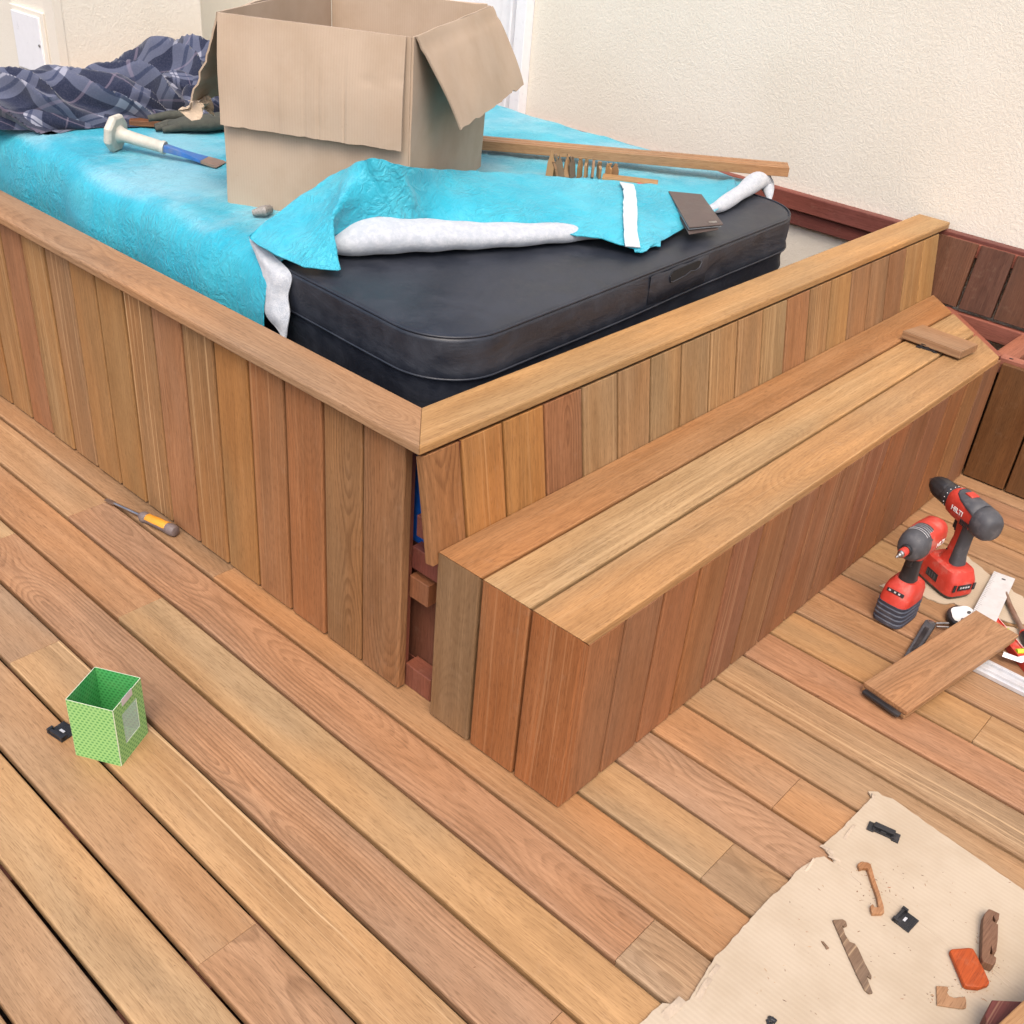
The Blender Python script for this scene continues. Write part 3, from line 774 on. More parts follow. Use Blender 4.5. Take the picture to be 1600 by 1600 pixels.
# ------------------------------------------------------------------ cardboard box
bx0 = Vector((.351, 1.142, .764)); th = -1.074; W1, W2, BH = .482, .702, .452
bx = empty('cardboard_box', bx0, 'large open brown cardboard box with its flaps hanging out on the blue film', 'box')
bu = Vector((math.cos(th), math.sin(th), 0)); bv = Vector((-math.sin(th), math.cos(th), 0))
def panel(O, U, V, N, L, W_, t=.0045, nu=24, nv=16, wob=.0015, rag=0, seed=0, mat=CARD, bend=None, name='panel', par=None):
    """corrugated board panel: O corner, U, V edges, N outward"""
    mb = MB(); vs = []; uvs = {}
    for side in (0, 1):
        for i in range(nu + 1):
            for j in range(nv + 1):
                a, b = i / nu, j / nv
                p = O + U * L * a + V * W_ * b
                d = wob * noise.noise(p * 7 + Vector((seed, 0, 0))) * 2
                if bend: d += bend(a, b)
                q = p + N * (d + t * side)
                if rag and j == nv: q += V * rag * noise.noise(p * 45)
                vs.append(q)
    n0 = (nu + 1) * (nv + 1); W1_ = nv + 1; fs = []; us = []
    uvp = [(L * (k % n0 // W1_) / nu, W_ * ((k % n0) % W1_) / nv) for k in range(2 * n0)]
    for i in range(nu):
        for j in range(nv):
            a = i * W1_ + j; fs += [(a, a + W1_, a + W1_ + 1, a + 1), (n0 + a, n0 + a + 1, n0 + a + W1_ + 1, n0 + a + W1_)]
    for i in range(nu):
        for j0 in (0, nv):
            a = i * W1_ + j0; fs.append((a, a + W1_, n0 + a + W1_, n0 + a))
    for j in range(nv):
        for i0 in (0, nu):
            a = i0 * W1_ + j; fs.append((a, a + 1, n0 + a + 1, n0 + a))
    mb.add(vs, fs, [[uvp[k] for k in f] for f in fs])
    return mb
def merge(ms):
    m = MB()
    for q in ms:
        b = len(m.v); m.v += q.v; m.f += [[b + k for k in f] for f in q.f]; m.uv += q.uv; m.tone += q.tone; m.par += q.par
    return m
e = .0048
body = merge([panel(bx0, bu, Z, -bv, W1, BH, wob=.002), panel(bx0 + bu * W1, bv, Z, bu, W2, BH, wob=.003, seed=3, t=.0045),
              panel(bx0 + bv * W2, bu, Z, bv, W1, BH, wob=.002, seed=5), panel(bx0, bv, Z, -bu, W2, BH, wob=.002, seed=7),
              panel(bx0 + Z * .002, bu, bv, Z, W1, W2, nu=4, nv=4, wob=0)])
part(body, 'box_body', CARD, bx, smooth=50)
topz = bx0 + Z * BH
def dirn(out, deg): return (out * math.cos(R(deg)) - Z * math.sin(R(deg))).normalized()
d1 = dirn(-bv, 86)
cz = lambda a, c, w_, h: -h * math.exp(-((a - c) / w_) ** 2)
fl = panel(topz - bv * .007 + bu * .002, bu, d1, -bv, W1 - .012, .252, nu=110, nv=24, wob=.0025, rag=.003, bend=lambda a, b: .006 * math.sin(b * 3.1) + .0015 * math.sin(a * 37) * b + (cz(a, .47, .006, .003) + cz(a, .55, .006, .004) + cz(a, .58, .004, .002) + cz(a, .69, .006, .003) + cz(a, .33, .005, .002)) * min(1, b * 1.6) + cz(b, .62 - a * .25, .012, .002) * (a > .75))
flo = part(fl, 'flap', CARD, bx, smooth=50)
m_ = MB(); q0 = topz - bv * .0145 + bu * .105 + d1 * .152; m_.tube([q0, q0 + bu * .006 + d1 * .012, q0 + bu * .010 + d1 * .026], [.0006, .0012, .0005], n=5); mo = m_.build('scuff_mark', BLACK, None); put(mo, bx)
for nm, O_, U_, out, L_, dg, bend in (('flap', topz + bu * (W1 + .006) + bv * .006, bv, bu, W2 - .02, 43, lambda a, b: .010 * math.sin(b * 2.6) - .004 * math.sin(a * 9) + cz(b, .12, .02, .003) + cz(a, .35 + b * .05, .008, .002)),
                                ('flap', topz + bv * (W2 + .006), bu, bv, W1 - .012, 50, None)):
    dd = dirn(out, dg); nn = (out * math.sin(R(dg)) + Z * math.cos(R(dg)))
    if dg == 43:      # the right flap hangs steeply and is pulled askew
        dd = (bu * .086 + bv * .088 - Z * .214).normalized(); nn = bv.cross(dd).normalized(); nn = nn if nn.dot(bu) > 0 else -nn
    part(panel(O_, U_, dd, nn, L_, .248, wob=.003, rag=.008, bend=bend, seed=len(nm) + dg), 'flap', CARD, bx, smooth=50)
dd = dirn(-bu, 74); nn = (-bu * math.sin(R(74)) + Z * math.cos(R(74)))
part(panel(topz - bu * .006, bv, dd, nn, W2 - .02, .24, wob=.006, rag=.03, bend=lambda a, b: .03 * b * b * (1 - a) + .012 * noise.noise(Vector((a * 9, b * 9, 0))) * b, seed=20), 'flap', CARD, bx, smooth=50)['label'] = 'crumpled side flap with a torn lower corner'
# crumpled tip of that flap
g = MB(); tip = topz - bu * .03 + dd * .235 + bv * .02
vs = []
for i in range(9):
    for j in range(13):
        a = i / 8; b = j / 12
        p = tip + bv * (b - .2) * .10 + dd * (a * .035 - .01) - bu * .02 * math.sin(b * 9 + a * 3)
        p += Vector((noise.noise(p * 40), noise.noise(p * 40 + X * 9), noise.noise(p * 40 + Y * 9))) * .022
        vs.append(p)
g.add(vs, [(i * 13 + j, i * 13 + j + 1, (i + 1) * 13 + j + 1, (i + 1) * 13 + j) for i in range(8) for j in range(12)])
o = part(g, 'torn_corner', CARDT, bx); sm = o.modifiers.new('s', 'SOLIDIFY'); sm.thickness = .003

# ------------------------------------------------------------------ plaid shirt
def plaid():
    t = NT('plaid_flannel'); uv = t.n('ShaderNodeUVMap', uv_map='UVMap').outputs[0]
    p = t.geo()
    u, v, _ = t.sep(uv)
    wz = t.noise(p, 5, 1); u = t.math('ADD', u, t.math('MULTIPLY', wz, .08)); v = t.math('SUBTRACT', v, t.math('MULTIPLY', wz, .06))
    def band(x, per, c, hw, soft=.012):
        f = t.math('ABSOLUTE', t.math('SUBTRACT', t.math('FRACT', t.math('ADD', t.math('DIVIDE', x, per), 1 - c + .5)), .5))
        return t.ramp(f, hw, hw + soft, 1, 0)
    base = (.016, .021, .046)
    c = t.mix(1, base, (1, 1, 1), 'MULTIPLY')
    for x in (u, v):
        c = t.mix(t.math('MULTIPLY', band(x, .16, .5, .13), .38), c, (.19, .21, .30))
    c = t.mix(t.math('MULTIPLY', t.math('MULTIPLY', band(u, .16, .5, .13), band(v, .16, .5, .13)), .5), c, (.42, .42, .48))
    for x in (u, v):
        c = t.mix(t.math('MULTIPLY', band(x, .16, .5, .018), .8), c, (.02, .03, .07))
        c = t.mix(t.math('MULTIPLY', band(x, .16, .0, .012), .22), c, (.36, .28, .36))
    n = t.noise(p, 220, 3, .7)
    c = t.mix(t.ramp(n, .4, .75, 0, .07), c, (.35, .35, .42))
    t.set(color=c, rough=.95, spec=.1, sheen=.3); t.bump(n, .5, .0015)
    return t.m
PLAID = plaid()
def heap(mb, pts, hs, ws, nu=130, nv=80, seed=0, amp=.03, rot=0, base=.764, fold=9, uo=0):
    pv = [Vector(p) for p in pts]; vs = []; uv = []
    for i in range(nu + 1):
        s_ = i / nu; c = catmull(pv, s_); d = (catmull(pv, min(s_ + .02, 1)) - catmull(pv, max(s_ - .02, 0))).normalized(); sd2 = Vector((d.y, -d.x, 0))
        H = catmull([Vector((h, 0, 0)) for h in hs], s_).x; W_ = catmull([Vector((h, 0, 0)) for h in ws], s_).x
        for j in range(nv + 1):
            a = -.25 + (math.pi + .5) * j / nv
            k = 1
            q = Vector((s_ * fold, a * .85, seed))
            rg = 1 - 2 * abs(noise.noise(q * 1.0 + Vector((0, s_ * 3, 0)))); rg2 = 1 - 2 * abs(noise.noise(q * 2.1 + Vector((7, a, 3))))
            dsp = amp * (rg ** 2 * (1 if rg > 0 else -.6) * 1.3 - .35 + .10 * rg2 ** 2)
            ends = min(1, s_ * 7, (1 - s_) * 7) ** .5
            r_w = W_ * ends; r_h = H * ends
            p = Vector((c.x, c.y, base + .003)) + sd2 * math.cos(a) * (r_w + dsp * ends) + Z * (math.sin(a) * (r_h + dsp * ends))
            p += d * amp * .7 * noise.noise(q * 1.6 + Vector((1, 5, 2)))
            if p.z < base + .003: p.z = base + .003
            vs.append(p); uv.append((s_ * .55 + uo + a * .05, a * max(H, W_) * 1.2))
    W_n = nv + 1; fs = [(i * W_n + j, i * W_n + j + 1, (i + 1) * W_n + j + 1, (i + 1) * W_n + j) for i in range(nu) for j in range(nv)]
    cr, sr = math.cos(rot), math.sin(rot)
    mb.add(vs, fs, [[(uv[k][0] * cr - uv[k][1] * sr, uv[k][0] * sr + uv[k][1] * cr) for k in f] for f in fs])
sh = empty('plaid_shirt', (.7, 2.1, .76), 'crumpled navy and white plaid flannel shirt heaped beside the cardboard box', 'shirt')
g = MB()
heap(g, [(.40, 2.20, 0), (.58, 2.14, 0), (.78, 2.09, 0), (.98, 2.04, 0), (1.2, 1.98, 0)], [.05, .095, .165, .155, .11], [.10, .13, .16, .15, .12], seed=2, amp=.065, rot=.5, fold=2.6)
heap(g, [(.17, 2.26, 0), (.30, 2.17, 0), (.45, 2.10, 0), (.62, 2.07, 0), (.74, 2.04, 0)], [.05, .10, .095, .06, .02], [.07, .11, .11, .09, .06], seed=6, amp=.06, rot=-.4, fold=2.4, uo=.3)
heap(g, [(.08, 2.40, 0), (.2, 2.38, 0), (.36, 2.36, 0), (.5, 2.32, 0)], [.04, .075, .09, .06], [.05, .08, .09, .08], seed=9, amp=.025, rot=.2, fold=2, uo=.1)
heap(g, [(.72, 1.95, 0), (.80, 1.92, 0), (.92, 1.90, 0), (1.08, 1.90, 0)], [.05, .08, .10, .10], [.06, .08, .10, .10], seed=12, amp=.025, rot=.9, fold=2, uo=.2, base=.80)
for (pts_, h_, w_, sd__, ro_, bs_) in [
    ([(.16, 2.16, 0), (.28, 2.08, 0), (.42, 2.04, 0), (.56, 2.03, 0)], .050, .045, 21, .9, .765),
    ([(.20, 2.24, 0), (.30, 2.17, 0), (.36, 2.10, 0), (.34, 2.04, 0)], .045, .040, 22, .3, .80),
    ([(.46, 2.14, 0), (.56, 2.08, 0), (.68, 2.03, 0), (.80, 1.99, 0)], .050, .045, 23, 1.2, .80),
    ([(.66, 2.08, 0), (.74, 2.02, 0), (.80, 1.96, 0), (.86, 1.93, 0)], .055, .045, 24, .1, .84),
    ([(.56, 2.02, 0), (.66, 1.99, 0), (.76, 1.95, 0), (.84, 1.90, 0)], .040, .050, 25, .6, .765),
    ([(.84, 2.10, 0), (.92, 2.02, 0), (1.0, 1.96, 0), (1.1, 1.93, 0)], .055, .050, 26, 1.0, .87),
    ([(.10, 2.30, 0), (.16, 2.22, 0), (.24, 2.16, 0), (.36, 2.14, 0)], .050, .050, 27, .7, .78)]:
    heap(g, pts_, [h_ * .5, h_, h_, h_ * .6], [w_ * .6, w_, w_, w_ * .7], nu=60, nv=30, seed=sd__, amp=.012, rot=ro_, fold=2.2, base=bs_, uo=sd__ * .13)
part(g, 'shirt_cloth', PLAID, sh, smooth=80)
gl = empty('work_glove', (.75, 1.83, .765), 'dark olive knitted work glove sticking out under the plaid shirt by the box', 'glove')
g = MB()
g.tube([(.615, 1.845, .785), (.66, 1.825, .790), (.72, 1.80, .792), (.80, 1.80, .792), (.90, 1.80, .79)], [(.012, .010), (.034, .021), (.042, .025), (.045, .026), (.04, .024)], n=16)
part(g, 'palm', OLIVE, gl, smooth=80)
for dy, ln in ((-.024, .05), (0, .06), (.026, .045)):
    g = MB(); g.tube([(.68, 1.83 + dy, .785), (.65 - ln * .4, 1.845 + dy, .784), (.64 - ln, 1.86 + dy, .776)], [.013, .013, .008], n=10); part(g, 'finger', OLIVE, gl, smooth=80)
g = MB(); g.tube([(.60, 1.93, .79), (.66, 1.90, .80), (.72, 1.875, .80)], [.010, .016, .014], n=10); part(g, 'thumb', OLIVE, gl, smooth=80)
g = MB(); g.board((.55, 1.96, .766), Vector((.8, -.6, 0)), Vector((.6, .8, 0)), Z, .16, .05, .018, tone((150, 95, 60)), (.4, .1, .3), r=.002, both=True)
tag(g.build('wood_offcut', WOOD), 'small brown wood scrap half hidden under the plaid shirt', 'wood offcut')

# ------------------------------------------------------------------ guarded chisel
def frame(o, xdir, updir=Z):
    x = Vector(xdir).normalized(); y = Vector(updir).cross(x).normalized(); z = x.cross(y)
    return Matrix(((x.x, y.x, z.x, o[0]), (x.y, y.y, z.y, o[1]), (x.z, y.z, z.z, o[2]), (0, 0, 0, 1)))
p0 = Vector((.372, 1.72, .815)); p1 = Vector((.530, 1.455, .768))
ch = empty('cold_chisel', p0, 'blue bolster chisel with an ivory hand guard lying on the blue film', 'chisel')
Mx = frame(p0, p1 - p0)
g = MB()
def octo(r_): return [(r_ * math.cos(R(22.5 + 45 * i)), r_ * math.sin(R(22.5 + 45 * i))) for i in range(8)]
g.loft([[Mx @ Vector((t_, a, b)) for a, b in octo(r_)] for t_, r_ in ((-.014, .050), (-.006, .055), (.004, .055), (.010, .048))])
part(g, 'hand_guard', IVORY, ch, bevel=.002)
g = MB(); g.rev([(.006, .030), (.014, .022), (.03, .0185), (.135, .0165), (.143, .0195), (.150, .0185)], Mx, n=20); part(g, 'grip', IVORY, ch, smooth=50)
g = MB()
def rect(t_, a, b): return [Mx @ Vector((t_, x_, y_)) for x_, y_ in ((-a, -b), (a, -b), (a, b), (-a, b))]
g.loft([rect(.149, .012, .010), rect(.20, .0115, .008), rect(.235, .018, .0055), rect(.27, .027, .004)]); part(g, 'shank', BLUEP, ch, bevel=.0015)
g = MB(); g.loft([rect(.2705, .027, .004), rect(.312, .033, .003), rect(.322, .034, .0006)]); part(g, 'blade', RUST, ch)

# ------------------------------------------------------------------ grooved batten, wedges, pencil, wallet
P0, P1 = Vector((1.13, 1.56, .764)), Vector((1.945, .415, .797))
u_ = (P1 - P0).normalized(); v_ = Z.cross(u_).normalized(); n_ = u_.cross(v_)
g = MB(); Lb = (P1 - P0).length
for (v0, v1, h) in ((0, .020, .030), (.0202, .0242, .020), (.0244, .050, .0295), (.0502, .0542, .020), (.0544, .068, .029)):
    g.board(P0 - v_ * v0, u_, -v_, n_, Lb, v1 - v0, h, tone((206, 154, 108) if h > .027 else (110, 70, 45), .6), (.44, .2, .2), r=.0012, both=True)
tag(g.build('grooved_batten', WOOD), 'long brown batten with grooved top lying across the blue film to the stucco wall', 'batten')
wl = []
wcol = [(190, 150, 105), (150, 122, 96), (196, 150, 104), (140, 118, 98), (184, 140, 96), (200, 158, 112), (170, 130, 92), (190, 150, 108), (160, 122, 88), (196, 152, 106), (180, 138, 98)]
wpos = [(858, 246, 270), (876, 250, 272), (884, 243, 272), (894, 248, 275), (905, 262, 278), (915, 266, 280), (925, 266, 282), (935, 268, 282), (868, 258, 274), (950, 274, 284), (960, 278, 286)]
for i, (px, pyt, pyb) in enumerate(wpos):
    b = gz(px, 277, .767); rr_ = random.Random(i)
    H = .075 - .0035 * i; lean = Vector((rr_.uniform(-.3, .3), rr_.uniform(-.1, .2), 1)).normalized()
    Mx = frame(b + Vector((0, 0, 0)), lean, Vector((math.cos(i * .3 + .5), math.sin(i * .3 + .5), 0)))
    g = MB(); h = .010 + .003 * rr_.random()
    poly = [(0, -h), (H * .55, -h * .9), (H * .92, -h * .35), (H, -h * .45), (H * 1.02, h * .3), (H * .9, h * .45), (H * .6, h), (0, h)]
    if i % 2: poly = [(0, -h), (H * .6, -h), (H * .75, -h * .4), (H, -h * .8), (H, -h * .1), (H * .72, 0.001), (H * .95, h * .6), (H * .6, h), (0, h)]
    g.prism(poly, -.004, .004, Mx, tone=tone(wcol[i]), par=(rr_.random(), .2, .3))
    wl.append(g.build('wood_clip_offcut', WOOD, bevel=.0006))
    tag(wl[-1], ['leftmost tan wood sliver of the bunch behind the folded film', 'dark brown forked wood sliver, third from the left of the bunch', 'tall pointed wood sliver rising above the left end of the bunch', 'dark tall wood sliver with a rounded tip, middle of the bunch', 'orange brown wood sliver just right of the two tall dark ones', 'pale broad wood sliver right of the middle of the bunch', 'brown split wood sliver on the right half of the bunch', 'light tan wood sliver, fourth from the right end of the bunch', 'low brown wood sliver tucked behind the left end of the bunch', 'short pale wood sliver, second from the right end of the bunch', 'rightmost shortest wood sliver of the bunch'][i], 'wood offcut', 'notched wood slivers bunched behind the folded film')
g = MB(); g.board(gz(940, 284, .766), Vector((.55, -.83, 0)), Vector((.83, .55, 0)), Z, .17, .05, .014, tone((206, 160, 108)), (.2, .3, .3), r=.002, both=True)
tag(g.build('wood_offcut', WOOD), 'flat tan wood scrap lying beside the bunch of slivers behind the film', 'wood offcut')
g = MB(); a, b = gz(980, 281, .772), gz(1014, 294, .772); g.tube([a, b], .0055, n=6)
tag(g.build('carpenter_pencil', PINK), 'short red carpenter pencil on the blue film behind the fold', 'pencil')
wt = empty('wallet', gz(1085, 330, .78), 'dark brown leather wallet lying at the right end of the folded blue film', 'wallet')
q = [gz(1044, 300, .806), gz(1096, 305, .802), gz(1130, 352, .785), (gz(1076, 357, .787))]
g = MB(); 
def quadslab(mb, q, up, t_):
    nrm = (q[1] - q[0]).cross(q[3] - q[0]).normalized()
    if nrm.z < 0: nrm = -nrm
    mb.loft([[p + nrm * up for p in q], [p + nrm * (up + t_) for p in q]])
quadslab(g, q, 0, .0035); part(g, 'upper_leaf', WALLET, wt, bevel=.0015)
g = MB(); q2 = [q[0] - Z * .012, q[1] - Z * .011 , q[2] - Z * .010 + (q[3] - q[2]) * .12, q[3] - Z * .010 + (q[3] - q[0]) * .05]; quadslab(g, q2, -.002, .003); part(g, 'lower_leaf', WALLET, wt, bevel=.001)
g = MB(); q3 = [p.lerp(sum(q, Vector()) / 4, .06) - Z * .0055 for p in q]; quadslab(g, q3, -.001, .002); part(g, 'cards', TAPE, wt)
g = MB(); o3 = q[2]; e1, e2 = (q[3] - q[2]).normalized(), (q[1] - q[2]).normalized()
qq = [o3 + e1 * .018 + e2 * .012, o3 + e1 * .045 + e2 * .012, o3 + e1 * .045 + e2 * .024, o3 + e1 * .018 + e2 * .024]; quadslab(g, qq, .0036, .001); part(g, 'metal_badge', STEEL, wt)
# small crumpled scrap at the foot of the box
g = MB(); c_ = gz(418, 336, .768)
g.tube([c_ + Vector((-.03, .02, .005)), c_ + Vector((-.01, .0, .012)), c_ + Vector((.012, .01, .010)), c_ + Vector((.02, .03, .004))], [.008, .014, .012, .006], n=9)
tag(g.build('crumpled_tape', simple('grey_tape', (.25, .23, .21), .6, var=.3, scale=200), smooth=50), 'small crumpled grey tape scrap at the foot of the cardboard box', 'scrap')

# ------------------------------------------------------------------ bench-top offcut with clip
A4 = [(1.852, -.134), (1.843, -.315), (1.981, -.317), (1.95, -.147)]
g = MB(); g.board((1.852, -.128, .4375), Vector((-.05, -1, 0)).normalized(), Vector((1, -.05, 0)).normalized(), Z, .188, .106, .024, tone((190, 142, 102), .6), (.91, .3, .6), r=.0015, both=True, e0=lambda v, t: .12 * v, e1=lambda v, t: .05 * v)
tag(g.build('wood_offcut', WOOD), 'short thick plank offcut resting on a black clip at the far end of the bench', 'wood offcut')
def clip(name, c, ang, label, kind=0, s=1):
    t_ = empty(name, c, label, 'deck clip', 'black plastic decking clips')
    Mx = Matrix.Translation(c) @ Matrix.Rotation(ang, 4, 'Z') @ Matrix.Scale(s, 4)
    g = MB()
    if kind == 0:
        g.prism([(-.034, -.014), (-.02, -.014), (-.017, -.010), (.017, -.010), (.02, -.014), (.034, -.014), (.034, .012), (.02, .012), (.017, .014), (-.017, .014), (-.02, .012), (-.034, .012)], 0, .004, Mx)
        g.box(-.02, .02, -.003, .003, .004, .012, Mx); g.box(-.022, .022, -.007, .007, .0122, .0145, Mx)
        for s_ in (-1, 1): g.box(s_ * .020 - .003, s_ * .020 + .003, -.012, .010, .004, .009, Mx)
        g.box(-.006, .006, -.0095, -.004, .0042, .010, Mx)
    else:
        g.prism([(-.027, -.024), (.027, -.024), (.027, .024), (-.027, .024)], 0, .0035, Mx)
        g.box(-.027, .027, .014, .022, .0037, .012, Mx); g.box(-.027, -.020, .008, .024, .0037, .014, Mx); g.box(.020, .027, .008, .024, .0037, .014, Mx)
        for k in range(6): g.box(-.024, .024, -.0225 + k * .005, -.0205 + k * .005, .0036, .0052, Mx)
    part(g, 'clip_body', BLACK, t_, bevel=.0006)
    if kind == 1:
        g = MB(); g.box(-.008, .007, -.002, .0045, .0055, .0062, Mx); part(g, 'screw_slot', ALU, t_)
    return t_
clip('decking_clip', Vector((1.855, -.215, .4305)), R(-85), 'black plastic clip under the thick offcut on the bench', 0, .95)

# ------------------------------------------------------------------ yellow-handled chisel screwdriver on the deck
a, b = Vector((-.079, 1.182, .010)), Vector((-.030, .915, .017))
sdv = empty('screwdriver', b, 'worn screwdriver with yellow and grey handle lying on the deck against the left cladding', 'screwdriver')
Mx = frame(b, a - b)
g = MB(); g.rev([(0, .012), (.003, .015), (.02, .0165), (.028, .0150)], Mx, n=16); g.rev([(.108, .013), (.114, .0155), (.122, .0155), (.130, .011), (.138, .006)], Mx, n=16)
g.rev([(.028, .0150), (.05, .0138), (.07, .0142), (.09, .0128), (.108, .013)], Mx, n=16, cap=False); part(g, 'handle', BRAIN, sdv, smooth=50)
g = MB()
for i_, (r0, r1) in enumerate([(20, 150)]):
    rings = []
    for t_, r_ in ((.030, .0152), (.032, .0164), (.05, .0152), (.07, .0158), (.09, .0143), (.104, .0146), (.106, .0135)):
        rings.append([Mx @ Vector((t_, r_ * math.cos(R(x_)), r_ * math.sin(R(x_)))) for x_ in [r0 + (r1 - r0) * k / 10 for k in range(11)]])
    g.loft(rings, cap=False, closed=False)
part(g, 'yellow_grip', YEL, sdv, smooth=50)
g = MB(); g.rev([(.136, .0055), (.16, .0045), (.235, .004)], Mx, n=10); g.loft([rect_ for rect_ in [[Mx @ Vector((t_, x_, y_)) for x_, y_ in ((-a_, -b_), (a_, -b_), (a_, b_), (-a_, b_))] for t_, a_, b_ in ((.234, .004, .004), (.255, .006, .002), (.270, .0055, .0008))]])
part(g, 'blade', STEEL, sdv, smooth=40)

# ------------------------------------------------------------------ green gift box
def green():
    t = NT('green_dotted_card'); u, v, _ = t.sep(t.n('ShaderNodeUVMap', uv_map='UVMap').outputs[0])
    pu, pv = .0096, .0074
    rowi = t.math('FLOOR', t.math('DIVIDE', v, pv))
    uu = t.math('ADD', t.math('DIVIDE', u, pu), t.math('MULTIPLY', rowi, .5))
    fu = t.math('ABSOLUTE', t.math('SUBTRACT', t.math('FRACT', uu), .5)); fv = t.math('ABSOLUTE', t.math('SUBTRACT', t.math('FRACT', t.math('DIVIDE', v, pv)), .5))
    d = t.math('MULTIPLY', t.ramp(fu, .24, .31, 1, 0), t.ramp(fv, .24, .32, 1, 0))
    f = t.n('ShaderNodeAttribute', attribute_name='tone').outputs['Color']
    c = t.mix(d, f, t.mix(1, f, (.34, .56, .45), 'MULTIPLY'))
    c = t.mix(t.ramp(t.noise(t.geo(), 30, 3), .4, .7, 0, .12), c, (.3, .5, .2))
    t.set(color=c, rough=.5, spec=.35); return t.m
GREEN = green()
gb0 = Vector((-.602, .378, 0)); gb1 = Vector((-.553, .288, 0)); 
gu = (gb1 - gb0).normalized(); gv = Vector((-gu.y, gu.x, 0)); GW, GH = .099, .148
gbx = empty('gift_box', gb0 + gu * .05 + gv * .05, 'small open green dotted cardboard box with a clear window standing on the deck', 'box')
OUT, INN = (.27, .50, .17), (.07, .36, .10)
def wallq(mb, O, U, W_, H_, N, holes=None):
    t_ = .0012
    def rectp(u0, u1, v0, v1):
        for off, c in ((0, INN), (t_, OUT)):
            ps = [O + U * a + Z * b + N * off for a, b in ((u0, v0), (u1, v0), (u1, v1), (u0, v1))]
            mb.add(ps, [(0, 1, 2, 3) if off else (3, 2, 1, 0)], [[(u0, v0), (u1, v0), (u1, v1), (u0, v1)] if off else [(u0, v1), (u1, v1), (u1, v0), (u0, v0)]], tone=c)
        a0 = [(u0, v0), (u1, v0), (u1, v1), (u0, v1)]
        for i in range(4):
            (x0, y0), (x1, y1) = a0[i], a0[(i + 1) % 4]
            mb.add([O + U * x0 + Z * y0, O + U * x1 + Z * y1, O + U * x1 + Z * y1 + N * t_, O + U * x0 + Z * y0 + N * t_], [(0, 1, 2, 3)], tone=(.6, .62, .5))
    if not holes: rectp(0, W_, 0, H_)
    else:
        a, b, c, d = holes
        rectp(0, a, 0, H_); rectp(b, W_, 0, H_); rectp(a, b, 0, c); rectp(a, b, d, H_)
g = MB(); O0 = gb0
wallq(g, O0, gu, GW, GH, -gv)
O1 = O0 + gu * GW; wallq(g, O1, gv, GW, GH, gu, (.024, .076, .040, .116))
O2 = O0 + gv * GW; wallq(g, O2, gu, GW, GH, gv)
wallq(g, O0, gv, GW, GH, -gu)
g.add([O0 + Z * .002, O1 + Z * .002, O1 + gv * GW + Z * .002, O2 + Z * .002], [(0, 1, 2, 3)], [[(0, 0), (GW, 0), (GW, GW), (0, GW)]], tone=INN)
part(g, 'box_walls', GREEN, gbx)
t = NT('clear_film'); t.set(color=(.7, .8, .75), rough=.15, alpha=.32, spec=.6); CLEAR = t.m
g = MB(); w0 = O1 + gu * .0002; g.box(0, .0004, .02, .080, .036, .120, frame(w0, gu)); part(g, 'window', CLEAR, gbx)
g = MB(); Mf = frame(O1 + gu * .0016 + Z * GH, gu); g.box(0, .001, .028, .064, -.013, .004, Mf); part(g, 'tape_tab', ALU, gbx)
clip('decking_clip', Vector((-.591, .452, .001)), R(100), 'black plastic clip on the deck beside the green box', 1, .85)

# ------------------------------------------------------------------ power tools
def text_part(s_, size, Mx, mat, t_, name='lettering'):
    cu = bpy.data.curves.new(name, 'FONT'); cu.body = s_; cu.size = size; cu.extrude = .0004; cu.align_x = 'CENTER'; cu.align_y = 'CENTER'; cu.offset = size * .02
    o = bpy.data.objects.new('tmp', cu); col.objects.link(o); bpy.context.view_layer.update()
    me = bpy.data.meshes.new_from_object(o.evaluated_get(bpy.context.evaluated_depsgraph_get())); bpy.data.objects.remove(o)
    me.transform(Mx); me.materials.clear(); me.materials.append(mat); me.name = name
    ob = bpy.data.objects.new(name, me); col.objects.link(ob); put(ob, t_); return ob
def sup(t_, w_, h_, zc, Mx, n=20, p=3.2, yc=0):       # superellipse section in the local y-z plane at x=t_
    out = []
    for i in range(n):
        a = 2 * math.pi * i / n; c, s_ = math.cos(a), math.sin(a)
        out.append(Mx @ Vector((t_, yc + w_ * (abs(c) ** (2 / p)) * (1 if c > 0 else -1), zc + h_ * (abs(s_) ** (2 / p)) * (1 if s_ > 0 else -1))))
    return out
def sech(z, x0, x1, w_, Mx, n=20, p=3.0):              # horizontal section
    out = []; cx, rx = (x0 + x1) / 2, (x1 - x0) / 2
    for i in range(n):
        a = 2 * math.pi * i / n; c, s_ = math.cos(a), math.sin(a)
        out.append(Mx @ Vector((cx + rx * (abs(c) ** (2 / p)) * (1 if c > 0 else -1), w_ * (abs(s_) ** (2 / p)) * (1 if s_ > 0 else -1), z)))
    return out
def battery(Mx, t_, x0, x1, w_, h, dark_from=None, front=False):
    g = MB()
    g.loft([sech(z, x0 + i, x1 - i, w_ - j, Mx, p=5) for z, i, j in ((.0, .008, .008), (.012, .002, .002), (.016, 0, 0))]); part(g, 'battery_foot', BLACK, t_, smooth=35)
    g = MB()
    g.loft([sech(z, x0 + i, x1 - k, w_ - j, Mx, p=5) for z, i, j, k in ((.0162, 0, 0, 0), (h * .62, 0, 0, 0), (h * .72, .002, .002, .002), (h * .95, .012, .006, .014), (h, .02, .012, .026))]); return part(g, 'battery', RED, t_, smooth=35)
